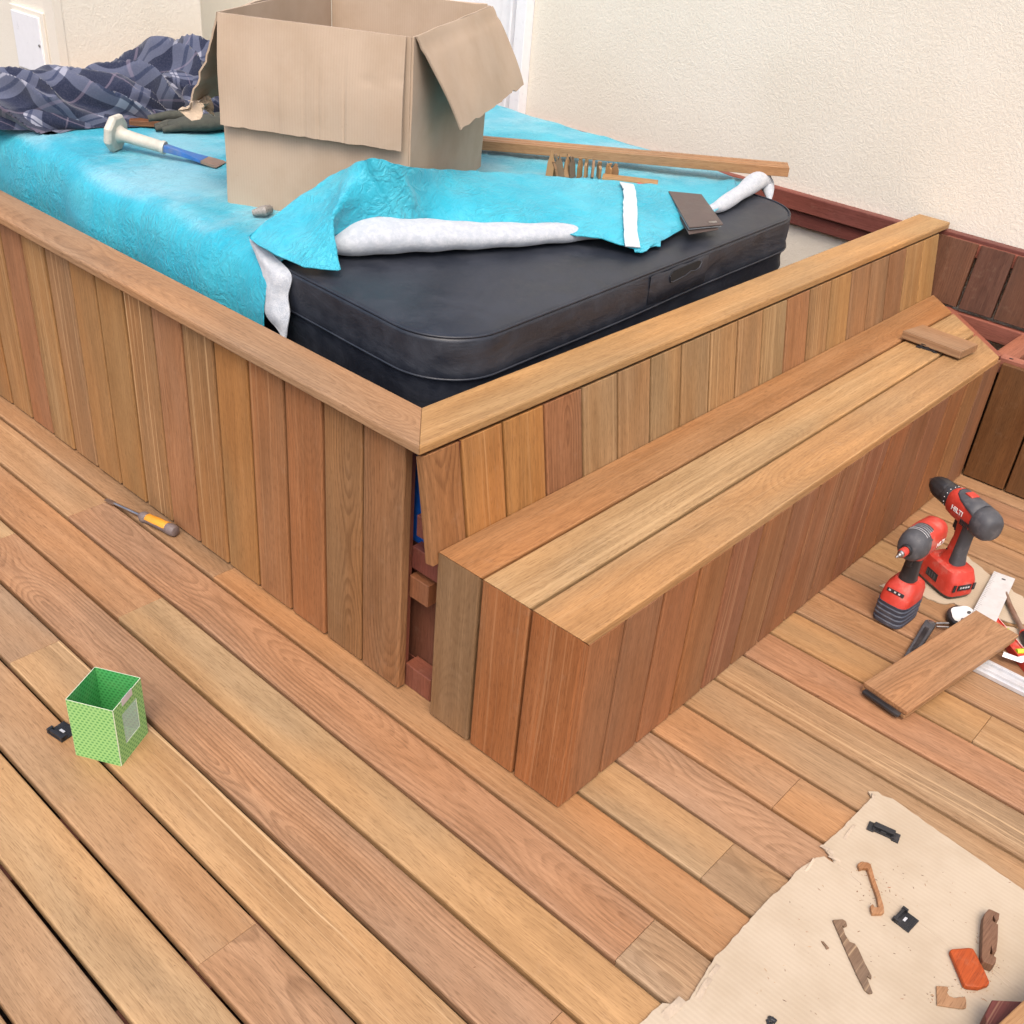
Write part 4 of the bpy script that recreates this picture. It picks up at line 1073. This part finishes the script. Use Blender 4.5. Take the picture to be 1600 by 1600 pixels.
# drill driver
ang = R(62)
db = Vector((1.365, -.606, 0)); Md = Matrix.Translation(db) @ Matrix.Rotation(ang, 4, 'Z') @ Matrix.Scale(1.06, 4)
dl = empty('drill_driver', db, 'red and grey cordless drill driver standing on its battery, black chuck pointing at the bench', 'drill')
battery(Md, dl, -.060, .072, .044, .082)
g = MB(); 
for s_ in (-1, 1): g.box(-.01, .03, s_ * .0435 - .001, s_ * .0435 + .0015, .030, .052, Md)
part_each(g, 'release_button', BLACK, dl, bevel=.001)
g = MB()
for k in range(4): 
    for s_ in (-1, 1): g.box(-.004 + k * .009, .001 + k * .009, s_ * .0450 - .0008, s_ * .0450 + .0012, .034, .048, Md)
part_each(g, 'button_rib', GREY, dl)
g = MB(); g.box(-.0615, -.0598, -.020, .020, .034, .050, Md); g.box(-.0615, -.0598, -.034, -.026, .032, .052, Md); g.box(-.0615, -.0598, .026, .034, .032, .052, Md); part(g, 'charge_panel', BLACK, dl)
g = MB()
for k in range(4): g.box(-.0624, -.0614, -.0145 + k * .008, -.0095 + k * .008, .040, .045, Md)
part_each(g, 'charge_light', ALU, dl)
g = MB(); g.loft([sech(z, x0, x1, w_, Md, p=2.6) for z, x0, x1, w_ in ((.074, -.032, .048, .030), (.088, -.026, .034, .021), (.11, -.021, .026, .0175), (.15, -.020, .020, .0165), (.19, -.021, .022, .018), (.205, -.028, .030, .022))]); part(g, 'handle', RED, dl, smooth=50)
g = MB(); g.loft([sech(z, x0, x1, w_, Md, p=2.6) for z, x0, x1, w_ in ((.086, -.030, .006, .0215), (.092, -.0285, .006, .0210), (.11, -.0245, .004, .0190), (.15, -.0235, .002, .0182), (.185, -.0245, .000, .0190), (.196, -.026, .002, .020))]); part(g, 'rubber_grip', GREY, dl, smooth=50)
g = MB(); g.loft([sup(x_, w_, h_, z_, Md, p=2.6) for x_, w_, h_, z_ in ((-.040, .033, .036, .228), (.0, .034, .037, .229), (.035, .033, .036, .230), (.055, .031, .034, .231), (.060, .028, .031, .231))]); part(g, 'gear_housing', RED, dl, smooth=50)
g = MB(); g.loft([sup(x_, w_, h_, z_, Md, p=2.5) for x_, w_, h_, z_ in ((-.084, .018, .020, .226), (-.081, .027, .029, .226), (-.070, .033, .036, .226), (-.055, .0355, .0385, .227), (-.036, .0350, .0385, .228), (-.034, .034, .037, .228))]); part(g, 'motor_cap', GREY, dl, smooth=50)
g = MB()
for (x_, y0, y1) in ((0, 0, 0),):
    rings = []
    for xx, hw in ((-.036, 70), (-.01, 62), (.02, 50), (.038, 36), (.044, 20)):
        rings.append([Md @ Vector((xx, .0352 * math.sin(R(a_)), .2295 + .0385 * math.cos(R(a_)))) for a_ in [-hw + 2 * hw * k / 12 for k in range(13)]])
    g.loft(rings, cap=False, closed=False)
o = part(g, 'top_pad', GREY, dl, smooth=60); sm = o.modifiers.new('s', 'SOLIDIFY'); sm.thickness = .003; sm.offset = 0
g = MB(); g.box(.002, .026, -.012, .012, .2665, .271, Md); part(g, 'gear_switch', RED, dl, bevel=.0015)
g = MB(); g.rev([(.060, .027), (.064, .030), (.082, .0295), (.084, .027)], Md @ Matrix.Translation((0, 0, .231)), n=28); part(g, 'torque_ring', BLACK, dl, smooth=40)
g = MB()
for k in range(14):
    a_ = R(-150 + 300 * k / 13); c = Md @ Vector((.066 if k % 2 else .0675, .0302 * math.sin(a_), .231 + .0302 * math.cos(a_)))
    g.rev([(-.0015, .0001), (0, .0016), (.0015, .0001)], Matrix.Translation(c), n=6)
part(g, 'torque_marks', MARK, dl)
g = MB()
n = 36; rings = []
for t_, r_, fl in ((.084, .0275, 0), (.088, .0290, .6), (.112, .0280, 1), (.128, .0240, 1), (.140, .0175, .3), (.144, .012, 0)):
    rings.append([Md @ Vector((t_, (r_ - .0016 * fl * (i % 3 == 0)) * math.cos(2 * math.pi * i / n), .231 + (r_ - .0016 * fl * (i % 3 == 0)) * math.sin(2 * math.pi * i / n))) for i in range(n)])
g.loft(rings); part(g, 'chuck', BLACK, dl, smooth=30)
g = MB(); g.rev([(.143, .011), (.152, .007), (.156, .0035)], Md @ Matrix.Translation((0, 0, .231)), n=12); part(g, 'chuck_jaws', STEEL, dl, smooth=40)
g = MB(); g.box(.022, .034, -.008, .008, .165, .196, Md); part(g, 'trigger', BLACK, dl, bevel=.003)
g = MB()
for k in range(6):
    g.box(-.034 + k * .005, -.0315 + k * .005, .0325, .0348, .204, .218, Md); g.box(-.034 + k * .005, -.0315 + k * .005, -.0348, -.0325, .204, .218, Md)
part_each(g, 'air_vent', BLACK, dl)
for s_ in (1, -1):
    Ml = Md @ Matrix.Translation((.012, s_ * .0345, .229)) @ Matrix.Rotation(math.pi if s_ > 0 else 0, 4, 'Z') @ Matrix.Rotation(R(90), 4, 'X')
    text_part('HILTI', .0175, Ml, MARK, dl)
g = MB()
for (sx_, sz_) in ((.018, .110), (.016, .170)):
    for s_ in (-1, 1):
        yy_ = .0145
        g.rev([(0, .0028), (.0012, .0026), (.0013, .0001)], Md @ Matrix.Translation((sx_, s_ * yy_, sz_)) @ Matrix.Rotation(s_ * R(90), 4, 'Z'), n=8)
part_each(g, 'housing_screw', BLACK, dl)
# impact driver
ib = Vector((1.135, -.571, 0)); Mi = Matrix.Translation(ib) @ Matrix.Rotation(R(176), 4, 'Z') @ Matrix.Diagonal((1.04, 1.04, 1.13, 1))
im = empty('impact_driver', ib, 'red cordless impact driver standing on its battery, steel bit pointing at the viewer', 'impact driver')
g = MB(); rings = []
for z, i, j in ((.0, .006, .006), (.004, .001, .001), (.012, 0, 0), (.014, .003, .002), (.024, .0, 0), (.026, .003, .002), (.036, .0, 0), (.038, .003, .002), (.048, 0, 0), (.050, .003, .002), (.058, .001, 0)):
    rings.append(sech(z, -.052 + i, .060 - i, .040 - j, Mi, p=4.5))
g.loft(rings); part(g, 'battery_boot', simple('blue_grey_rubber', (.045, .052, .075), .55, dirt=(.2, .2, .22), dfac=.35), im, smooth=30)
g = MB(); g.loft([sech(z, x0, x1, w_, Mi, p=4) for z, x0, x1, w_ in ((.0582, -.052, .058, .039), (.085, -.050, .050, .038), (.098, -.044, .040, .034), (.108, -.030, .026, .026))]); part(g, 'battery', RED, im, smooth=35)
g = MB(); Mb = Mi @ Matrix.Translation((.0475, 0, .087)) @ Matrix.Rotation(R(-22), 4, 'Y'); g.box(-.001, .003, -.022, .022, -.004, .004, Mb); part(g, 'charge_panel', BLACK, im, bevel=.001)
g = MB()
for k in (-.017, -.003, .008): g.box(.0031, .0036, k, k + .005, -.002, .002, Mb)
part_each(g, 'charge_light', ALU, im)
g = MB(); g.loft([sech(z, x0, x1, w_, Mi, p=2.5) for z, x0, x1, w_ in ((.104, -.024, .024, .022), (.12, -.021, .021, .0195), (.15, -.020, .019, .0185), (.175, -.020, .020, .0195))]); part(g, 'rubber_grip', BLACK, im, smooth=50)
g = MB(); g.loft([sech(z, x0, x1, w_, Mi, p=2.5) for z, x0, x1, w_ in ((.168, -.026, .022, .0205), (.182, -.034, .026, .025), (.192, -.036, .03, .028))]); part(g, 'handle_neck', RED, im, smooth=50)
g = MB(); g.loft([sup(x_, w_, h_, z_, Mi, p=2.6) for x_, w_, h_, z_ in ((-.078, .016, .018, .213), (-.075, .026, .028, .213), (-.062, .033, .034, .213), (-.02, .0355, .036, .213), (.020, .0345, .0355, .213))]); part(g, 'motor_housing', RED, im, smooth=50)
g = MB(); g.loft([sup(x_, w_, h_, z_, Mi, p=2.3) for x_, w_, h_, z_ in ((.0202, .0350, .0360, .213), (.040, .0345, .0355, .213), (.056, .031, .032, .212), (.066, .024, .025, .211), (.070, .015, .016, .211))]); nh = part(g, 'nose_cap', GREY, im, smooth=50)
g = MB()
rings = []
for xx, hw in ((-.004, 40), (.004, 48), (.0202, 62)):
    rings.append([Mi @ Vector((xx, .0362 * math.sin(R(a_)), .2132 + .0368 * math.cos(R(a_)))) for a_ in [-hw + 2 * hw * k / 12 for k in range(13)]])
g.loft(rings, cap=False, closed=False); o = part(g, 'top_pad', GREY, im, smooth=60); sm = o.modifiers.new('s', 'SOLIDIFY'); sm.thickness = .002; sm.offset = 0
g = MB()
for k in range(5):
    xx = .002 + k * .008
    g.tube([Mi @ Vector((xx, .0366 * math.sin(R(a_)), .2130 + .0372 * math.cos(R(a_)))) for a_ in range(-42, 43, 7)], .0011, n=5)
part(g, 'nose_ribs', simple('light_grey_trim', (.35, .34, .34), .5), im, smooth=60)
Mn = Mi @ Matrix.Translation((0, 0, .211))
g = MB(); g.rev([(.069, .014), (.074, .0145), (.078, .0125)], Mn, n=20); part(g, 'collar', BLACK, im, smooth=40)
g = MB(); g.rev([(.078, .0105), (.094, .0105), (.096, .009)], Mn, n=20); part(g, 'bit_sleeve', RED, im, smooth=40)
g = MB(); g.rev([(.096, .0085), (.100, .0085), (.102, .006), (.108, .0055), (.110, .0035), (.118, .003), (.121, .0012)], Mn, n=14); part(g, 'bit', STEEL, im, smooth=40)
for s_ in (1, -1):
    Ml = Mi @ Matrix.Translation((-.030, s_ * .0352, .208)) @ Matrix.Rotation(math.pi if s_ > 0 else 0, 4, 'Z') @ Matrix.Rotation(R(90), 4, 'X')
    text_part('HILTI', .016, Ml, MARK, im)
g = MB(); g.box(.019, .030, -.007, .007, .150, .178, Mi); part(g, 'trigger', BLACK, im, bevel=.003)

# ------------------------------------------------------------------ things lying by the tools
def outline_slab(name, pts, z0, z1, mat, label, cat, nz=None, rag=0, bevel=0, uvscale=True, k_=None, lift=None):
    g = MB(); P_ = []
    for i, p in enumerate(pts):
        q = pts[(i + 1) % len(pts)]; a, b = Vector((p[0], p[1])), Vector((q[0], q[1]))
        L = (b - a).length; m = max(1, int(L / .008)) if rag else 1
        for j in range(m):
            c = a.lerp(b, j / m)
            if rag:
                d = (b - a).normalized(); nn_ = Vector((-d.y, d.x)); c = c + nn_ * rag * noise.noise(Vector((c.x * 60, c.y * 60, 1)))
            P_.append((c.x, c.y))
    n = len(P_)
    vs = [Vector((x_, y_, z0)) for x_, y_ in P_] + [Vector((x_, y_, z1)) for x_, y_ in P_]
    fs = [tuple(range(n))[::-1], tuple(range(n, 2 * n))] + [(i, (i + 1) % n, n + (i + 1) % n, n + i) for i in range(n)]
    g.add(vs, fs, [[(vs[k].x, vs[k].y) for k in f] for f in fs], **(k_ or {}))
    o = g.build(name, mat, bevel=bevel)
    return tag(o, label, cat)
def P2(lst, z=.004): return [tuple(gz(a, b, z)[:2]) for a, b in lst]
outline_slab('cardboard_scrap', P2([(1375, 915), (1505, 865), (1530, 885), (1600, 935), (1680, 980), (1680, 1010), (1600, 975), (1580, 972), (1560, 966), (1545, 968), (1510, 952), (1490, 942), (1470, 942), (1440, 930)]), .001, .004, CARDF, 'brown cardboard scrap under the drill, torn along its front edge', 'cardboard', rag=.006)
outline_slab('cardboard_scrap', P2([(1560, 975), (1600, 985), (1680, 1015), (1680, 1065), (1640, 1050), (1550, 1000), (1540, 985)]), .001, .0045, CARDF, 'brown cardboard scrap with ragged edge under the steel bar at the right', 'cardboard', rag=.006)
# try square
sq = empty('try_square', (1.4, -.75, .02), 'white steel ruler blade of a square reaching out from under the plank offcut', 'square')
g = MB(); q = [gz(1553, 893, .012), gz(1586, 905, .012), gz(1551, 985, .024), gz(1516, 962, .024)]
dirq = ((q[3] - q[0]) + (q[2] - q[1])).normalized(); q[2] += dirq * .05; q[3] += dirq * .05
quadslab(g, q, 0, .0015); part(g, 'ruler_blade', simple('white_ruler', (.55, .54, .53), .4, var=.05, dirt=(.5, .45, .4), dfac=.5, dscale=50), sq)
g = MB()
for k in range(30):
    a = q[0].lerp(q[3], (k + 1) / 34); b = q[1].lerp(q[2], (k + 1) / 34); L = .0085 if k % 5 else .013
    d = (b - a).normalized(); e = (q[3] - q[0]).normalized() * .0006
    quadslab(g, [a, a + d * L, a + d * L + e, a + e], .00165, .0002)
part(g, 'graduations', GREY, sq)
nq = (q[1] - q[0]).cross(q[3] - q[0]).normalized(); nq = -nq if nq.z < 0 else nq
xd = (q[1] - q[0]).normalized(); yd = nq.cross(xd)
g = MB(); c = q[0].lerp(q[1], .55).lerp(q[3].lerp(q[2], .5), .08) + nq * .0017; e1, e2 = xd * .005, yd * .003; quadslab(g, [c - e1 - e2, c + e1 - e2, c + e1 + e2, c - e1 + e2], 0, .0003); part(g, 'hang_hole', BLACK, sq)
# plank offcut with black clip strip underneath
pk = empty('plank_offcut', (1.0, -.74, .015), 'plank offcut lying over the ruler and red level, black clip at its end', 'plank offcut')
A0, A1 = Vector((.785, -.648, .010)), Vector((.749, -.760, .010)); B0 = Vector((1.235, -.728, .034))
u_ = (B0 - A0).normalized(); v_ = (A1 - A0); v_ = (v_ - u_ * v_.dot(u_)).normalized(); n_ = u_.cross(v_); 
if n_.z < 0: n_ = -n_
g = MB()
g.board(A0, u_, v_, n_, .460, .116, .009, tone((196, 146, 100), .6), (.83, .1, .5), r=.001, both=True)
g.board(A0 + n_ * .0125, u_, v_, n_, .462, .119, .0115, tone((204, 148, 102), .6), (.63, .1, .8), r=.002, both=True)
g.board(A0 + n_ * .009 + v_ * .004, u_, v_, n_, .460, .108, .0036, tone((150, 100, 66), .6), (.3, .1, .3), r=.0008, both=True)
part(g, 'plank', WOOD, pk)
g = MB(); g.box(-.012, .018, .008, .106, .001, .010, Matrix(((u_.x, v_.x, n_.x, A0.x), (u_.y, v_.y, n_.y, A0.y), (u_.z, v_.z, n_.z, A0.z), (0, 0, 0, 1)))); part(g, 'clip_strip', BLACK, pk, bevel=.002)
# spirit level
lv = empty('spirit_level', (1.25, -.86, .01), 'red spirit level with green vials lying under the plank offcut', 'spirit level')
l0, l1 = gz(1556, 975, .016), gz(1602, 1030, .016); u_ = (l1 - l0).normalized(); l0 = l0 - u_ * .05
Ml = frame(Vector((l0.x, l0.y, .001)), Vector((u_.x, u_.y, 0)))
g = MB(); g.box(0, .34, -.016, -.0125, 0, .0205, Ml); g.box(0, .34, .0125, .016, 0, .0205, Ml); g.box(0, .34, -.0124, .0124, .0, .018, Ml)
part(g, 'level_body', RED, lv, bevel=.0008)
g = MB()
for xx in (.085, .165): g.rev([(-.012, .0065), (.012, .0065)], Ml @ Matrix.Translation((xx, 0, .021)) @ Matrix.Rotation(R(90), 4, 'Z'), n=12)
part_each(g, 'vial', LIME, lv, smooth=50)
g = MB(); g.box(0, .34, .0165, .024, 0, .014, Ml); part(g, 'white_edge', WHITE, lv, bevel=.001)
# aluminium profile bars
al = empty('aluminium_profile', (1.1, -1.0, 0), 'white aluminium profile bar running from under the plank offcut', 'metal bar')
g = MB(); g.box(1.070, 1.122, -1.5, -.76, .001, .012); g.box(1.078, 1.090, -1.5, -.76, .0122, .020); g.box(1.108, 1.118, -1.5, -.76, .0122, .020)
part(g, 'profile', ALU, al, bevel=.001)
g = MB(); c0, c1, c2 = gz(1567, 1022, .02), gz(1592, 1031, .02), gz(1640, 1022, .02)
g.tube([c0, c1, c2], [(.011, .004)] * 3, n=8)
tag(g.build('steel_strap', WHITE), 'bent white metal strip between the red level and the aluminium profile', 'metal strip')
# pry bar
pb = empty('pry_bar', (1.4, -.85, .02), 'dark steel bar with black and red grip lying at the right edge behind the level', 'pry bar')
a, b, c = gz(1572, 930, .012), gz(1578, 946, .014), gz(1600, 990, .016)
g = MB(); g.tube([gz(1571, 922, .010), a, b, c, gz(1601, 993, .016)], [.005, .0065, .0065, .0065, .0065], n=10); part(g, 'shaft', RUST, pb, smooth=60)
d = (gz(1600, 990, .016) - b).normalized()
g = MB(); g.tube([c, c + d * .01, c + d * .10], [.010, .013, .014], n=12); part(g, 'grip', BLACK, pb, smooth=50)
g = MB(); g.tube([c - d * .006, c + d * .001], [.010, .012], n=12); part(g, 'grip_ring', RED, pb, smooth=50)
# clamp with grey handle and white disc label
cl = empty('folding_saw_handle', (1.15, -.70, .01), 'dark grey folding tool handle with a round pivot beside the plank offcut', 'folding tool')
a, b = gz(1453, 975, .012), gz(1425, 1022, .012); g = MB(); u_ = (b - a).normalized(); s_ = Vector((-u_.y, u_.x, 0))
pl = [a - u_ * .012 + s_ * .006, a - u_ * .012 - s_ * .006, a - u_ * .004 - s_ * .014, a + u_ * .03 - s_ * .014, b + u_ * .03 - s_ * .013, b + u_ * .03 + s_ * .010, a + u_ * .03 + s_ * .013, a - u_ * .004 + s_ * .014]
g.prism([(p.x, p.y) for p in pl], .001, .018); part(g, 'handle', GREY, cl, bevel=.003)
g = MB(); g.rev([(.0182, .0075), (.0200, .0075), (.0205, .005)], Matrix.Translation((a.x, a.y, 0)) @ Matrix.Rotation(R(-90), 4, 'Y'), n=16); part(g, 'pivot', STEEL, cl, smooth=40)
g = MB(); pin = [a + u_ * .03 + s_ * .006, a + u_ * .03 - s_ * .006, b - s_ * .006, b + s_ * .004]; g.prism([(p.x, p.y) for p in pin], .0182, .0195); part(g, 'inlay', BLACK, cl, bevel=.0005)
g = MB(); e0, e1 = gz(1462, 974, .012), gz(1482, 974, .012); g.tube([e0, e1], .0035, n=8); g.tube([gz(1463, 979, .012), gz(1482, 980, .012)], .003, n=8); part(g, 'steel_arms', STEEL, cl, smooth=60)
tm = empty('tape_measure', (1.22, -.66, .01), 'black tape measure with a white label beside the steel ruler', 'tape measure')
cc = gz(1507, 962, .02); g = MB(); 
g.prism([(cc.x + .05 * math.cos(a_) * (1 if i % 2 else .97), cc.y + .043 * math.sin(a_)) for i, a_ in enumerate([2 * math.pi * k / 20 for k in range(20)])], .005, .020); part(g, 'case', BLACK, tm, bevel=.004)
g = MB(); g.prism([(cc.x + .003 + .041 * math.cos(a_) * (1 + .06 * math.sin(5 * a_)), cc.y + .034 * math.sin(a_) * (1 + .06 * math.sin(5 * a_))) for a_ in [2 * math.pi * k / 40 for k in range(40)]], .0202, .0215); part(g, 'label_disc', MARK, tm)
g = MB(); 
for px_, py_, r_ in ((1514, 957, .008), (1504, 968, .007)):
    c = gz(px_, py_, .0216); g.prism([(c.x + r_ * math.cos(a_), c.y + r_ * .6 * math.sin(a_)) for a_ in [2 * math.pi * k / 12 for k in range(12)]], .0216, .0222)
part(g, 'label_print', GREY, tm)

# ------------------------------------------------------------------ cardboard sheet at the lower right with small offcuts
sheet_px = [(1357, 1237), (1372, 1237), (1378, 1243), (1395, 1248), (1440, 1280), (1500, 1322), (1600, 1391), (1760, 1500), (1760, 1760), (1000, 1760), (985, 1620), (1000, 1600), (1020, 1580), (1035, 1567), (1050, 1569), (1052, 1574), (1078, 1562), (1085, 1548), (1096, 1530), (1112, 1505), (1118, 1496), (1150, 1462), (1200, 1405), (1232, 1378), (1243, 1362), (1275, 1340), (1288, 1338), (1302, 1348), (1304, 1345), (1284, 1322), (1290, 1316), (1310, 1300), (1362, 1246)]
cs_ = outline_slab('cardboard_sheet', P2(sheet_px, .006), .003, .0062, CARDF, 'pale cardboard sheet with torn left edge lying on the deck in front, strewn with offcuts', 'cardboard', rag=.002)
g = MB()
for px_, py_, L_, w_, an in ((1052, 1576, .05, .016, 0), (1100, 1545, .05, .010, .1), (1116, 1516, .03, .008, .1), (1293, 1328, .030, .006, -1.6), (1305, 1342, .025, .005, -1.5), (1364, 1244, .014, .007, .4), (1266, 1351, .04, .005, .05), (1327, 1300, .05, .005, 0)):
    c = gz(px_, py_, .0063); vs = []
    for i in range(9):
        for j in range(5):
            a_, b_ = (i / 8 - .5) * L_, (j / 4 - .5) * w_
            p = Vector((c.x + a_ * math.cos(an) - b_ * math.sin(an), c.y + a_ * math.sin(an) + b_ * math.cos(an), .0064))
            e_ = 1 - (abs(i / 4 - 1)) ** 3
            q_ = p + Vector((noise.noise(p * 30), noise.noise(p * 30 + X * 3), 0)) * .003; q_.z += .0025 * e_ * abs(noise.noise(p * 70 + Y * 5)) + .002 * e_ * (j / 4)
            vs.append(q_)
    g.add(vs, [(i * 5 + j, i * 5 + j + 1, (i + 1) * 5 + j + 1, (i + 1) * 5 + j) for i in range(8) for j in range(4)])
for tp_ in part_each(g, 'torn_flake', CARDT, cs_):
    sm = tp_.modifiers.new('s', 'SOLIDIFY'); sm.thickness = .0008
g = MB()
def crease(a, b, w_=.0012):
    p_, q_ = gz(*a, .0063), gz(*b, .0063); g.tube([p_ + Z * -.0004, p_.lerp(q_, .5) + Vector((.0006, .0004, 0)), q_ - Z * .0004], [(w_, .0006)] * 3, n=6)
crease((1302, 1346), (1345, 1380)); crease((1390, 1405), (1485, 1480), .0006); crease((1535, 1508), (1600, 1560), .0012); crease((1545, 1510), (1602, 1552), .001)
part_each(g, 'crease', CARDT, cs_)
clip('decking_clip', Vector((*gz(1381, 1299, .01)[:2], .0066)), R(-92) + math.atan2(0, 1) + R(14), 'black plastic clip at the top of the cardboard sheet, near its torn corner', 0, .92)
clip('decking_clip', Vector((*gz(1415, 1437, .01)[:2], .0066)), R(-5), 'black square plastic clip with a metal slot in the middle of the cardboard sheet', 1, .72)
def off(name, px, z1, c, label, cat='wood offcut', par=None, k=.6, bevel=.0012):
    g = MB(); pl = P2(px, z1); z0 = .0066
    vs = [Vector((x_, y_, z0)) for x_, y_ in pl] + [Vector((x_, y_, z1)) for x_, y_ in pl]; n = len(pl)
    fs = [tuple(range(n))[::-1], tuple(range(n, 2 * n))] + [(i, (i + 1) % n, n + (i + 1) % n, n + i) for i in range(n)]
    g.add(vs, fs, [[(v_.x + v_.z, v_.y) for v_ in [vs[i_] for i_ in f]] for f in fs], tone=tone(c, k), par=par or (sd_(), .2, .4))
    return tag(g.build(name, WOOD, bevel=bevel), label, cat)
off('wood_offcut', [(1340, 1350), (1345, 1346), (1356, 1347), (1361, 1350), (1367, 1372), (1375, 1395), (1381, 1415), (1382, 1425), (1378, 1427), (1363, 1427), (1361, 1422), (1360, 1415), (1364, 1412), (1367, 1417), (1373, 1417), (1370, 1400), (1361, 1375), (1355, 1356), (1348, 1356), (1343, 1358)], .015, (196, 140, 96), 'thin C-shaped orange brown wood offcut on the cardboard sheet')
off('wood_offcut', [(1301, 1437), (1317, 1436), (1322, 1439), (1324, 1446), (1319, 1448), (1316, 1445), (1321, 1460), (1328, 1471), (1336, 1474), (1341, 1481), (1352, 1505), (1362, 1524), (1362, 1529), (1354, 1524), (1359, 1538), (1364, 1551), (1358, 1552), (1351, 1546), (1340, 1525), (1325, 1492)], .011, (150, 118, 92), 'long grey brown notched sliver of wood on the cardboard sheet', par=(.3, .6, .2))
off('wood_offcut', [(1283, 1470), (1287, 1471), (1296, 1481), (1292, 1483)], .009, (160, 124, 96), 'tiny pointed grey splinter left of the long sliver', bevel=.0004)
off('wood_offcut', [(1545, 1420), (1549, 1421), (1562, 1427), (1561, 1436), (1556, 1438), (1552, 1430), (1551, 1438), (1556, 1442), (1560, 1444), (1559, 1470), (1557, 1486), (1551, 1488), (1549, 1478), (1547, 1490), (1553, 1493), (1557, 1496), (1556, 1504), (1552, 1508), (1536, 1502), (1534, 1495), (1536, 1440), (1538, 1428)], .026, (150, 108, 82), 'thick notched brown wood piece standing out right of the orange block')
off('wood_offcut', [(1484, 1484), (1488, 1482), (1514, 1480), (1521, 1481), (1526, 1490), (1540, 1518), (1547, 1534), (1545, 1538), (1530, 1543), (1512, 1541), (1506, 1537), (1497, 1515)], .018, (206, 88, 34), 'rounded bright orange wood block on the cardboard sheet', par=(.52, .0, .5), k=.75, bevel=.003)
off('wood_offcut', [(1463, 1540), (1480, 1541), (1482, 1545), (1480, 1551), (1484, 1556), (1492, 1559), (1500, 1557), (1504, 1558), (1508, 1556), (1510, 1562), (1510, 1574), (1506, 1576), (1490, 1574), (1464, 1570)], .010, (202, 148, 104), 'small L-shaped tan wood chip below the orange block', par=(.2, 0, .1))
off('wood_offcut', [(1550, 1562), (1630, 1566), (1640, 1660), (1552, 1660), (1539, 1585)], .055, (128, 66, 58), 'dark reddish hardwood block at the lower right corner of the picture', par=(.7, .5, .1), bevel=.002)
g = MB(); a = gz(1565, 1600, .065); b = gz(1612, 1556, .065); u_ = (b - a); u_.z = 0; u_.normalize(); v_ = Vector((u_.y, -u_.x, 0))
g.board(a - u_ * .35 + Z * 0 , u_, v_, Z, .60, .12, .021, tone((200, 150, 102), .6), (.9, .1, .3), r=.003, both=True)
tag(g.build('plank_offcut', WOOD), 'tan plank end crossing the lower right corner over the dark red block', 'plank offcut')
# sawdust and splinters: nobody could count these
g = MB(); r2 = random.Random(3)
def crumb(c, s, z=.0066, el=1):
    a_ = r2.uniform(0, 6.28); el = r2.uniform(1, 1 + el)
    vs = []
    for k in range(5):
        t_ = 2 * math.pi * k / 5; rr_ = s * r2.uniform(.6, 1.2)
        x_, y_ = rr_ * el * math.cos(t_), rr_ * math.sin(t_)
        vs.append(Vector((c[0] + x_ * math.cos(a_) - y_ * math.sin(a_), c[1] + x_ * math.sin(a_) + y_ * math.cos(a_), z)))
    vs.append(Vector((c[0], c[1], z + s * .9)))
    g.add(vs, [(4, 3, 2, 1, 0)] + [(k, (k + 1) % 5, 5) for k in range(5)], tone=tone(r2.choice([(190, 130, 90), (150, 100, 66), (205, 160, 110), (110, 70, 50)])), par=(r2.random(), 0, 0))
for (px_, py_, sp_, n_c) in ((1372, 1395, 14, 40), (1466, 1556, 10, 30), (1500, 1540, 16, 34), (1535, 1470, 8, 26), (1520, 1543, 16, 30), (1350, 1360, 10, 12), (1550, 1510, 10, 20)):
    for k in range(n_c):
        c = gz(px_ + r2.gauss(0, sp_), py_ + r2.gauss(0, sp_ * .7), .0066); crumb(c, r2.uniform(.0004, .0011), el=2)
for k in range(90):
    c = gz(r2.uniform(1180, 1590), r2.uniform(1340, 1595), .0066)
    crumb(c, r2.uniform(.0003, .0008), el=6)
for k in range(70): crumb((-.65 + r2.gauss(0, .004), r2.uniform(-.23, -.19)), .0013, -.0055)
for k in range(110):
    c = gz(r2.uniform(610, 680), r2.uniform(1068, 1095), 0); 
    if c.x < .0 : crumb(c, r2.uniform(.0004, .0011), 0.0005)
for k in range(260):
    crumb((r2.uniform(-.8, 1.6), r2.uniform(-1.2, 1.3)), r2.uniform(.0003, .0009), 0.0005, 4)
tag(g.build('sawdust', WOOD), 'scattered sawdust crumbs and splinters on the deck and cardboard', 'sawdust', kind='stuff')
g = MB(); c = gz(1203, 1593, .01)
for k in range(7): g.box(-.004, .004, -.003, .003, 0, .004, Matrix.Translation((c.x + r2.gauss(0, .004), c.y + r2.gauss(0, .004), .0068)) @ Matrix.Rotation(k, 4, 'Z') @ Matrix.Rotation(k * .4, 4, 'X'))
tag(g.build('black_crumb', BLACK), 'small black plastic crumb at the bottom of the cardboard sheet', 'scrap')
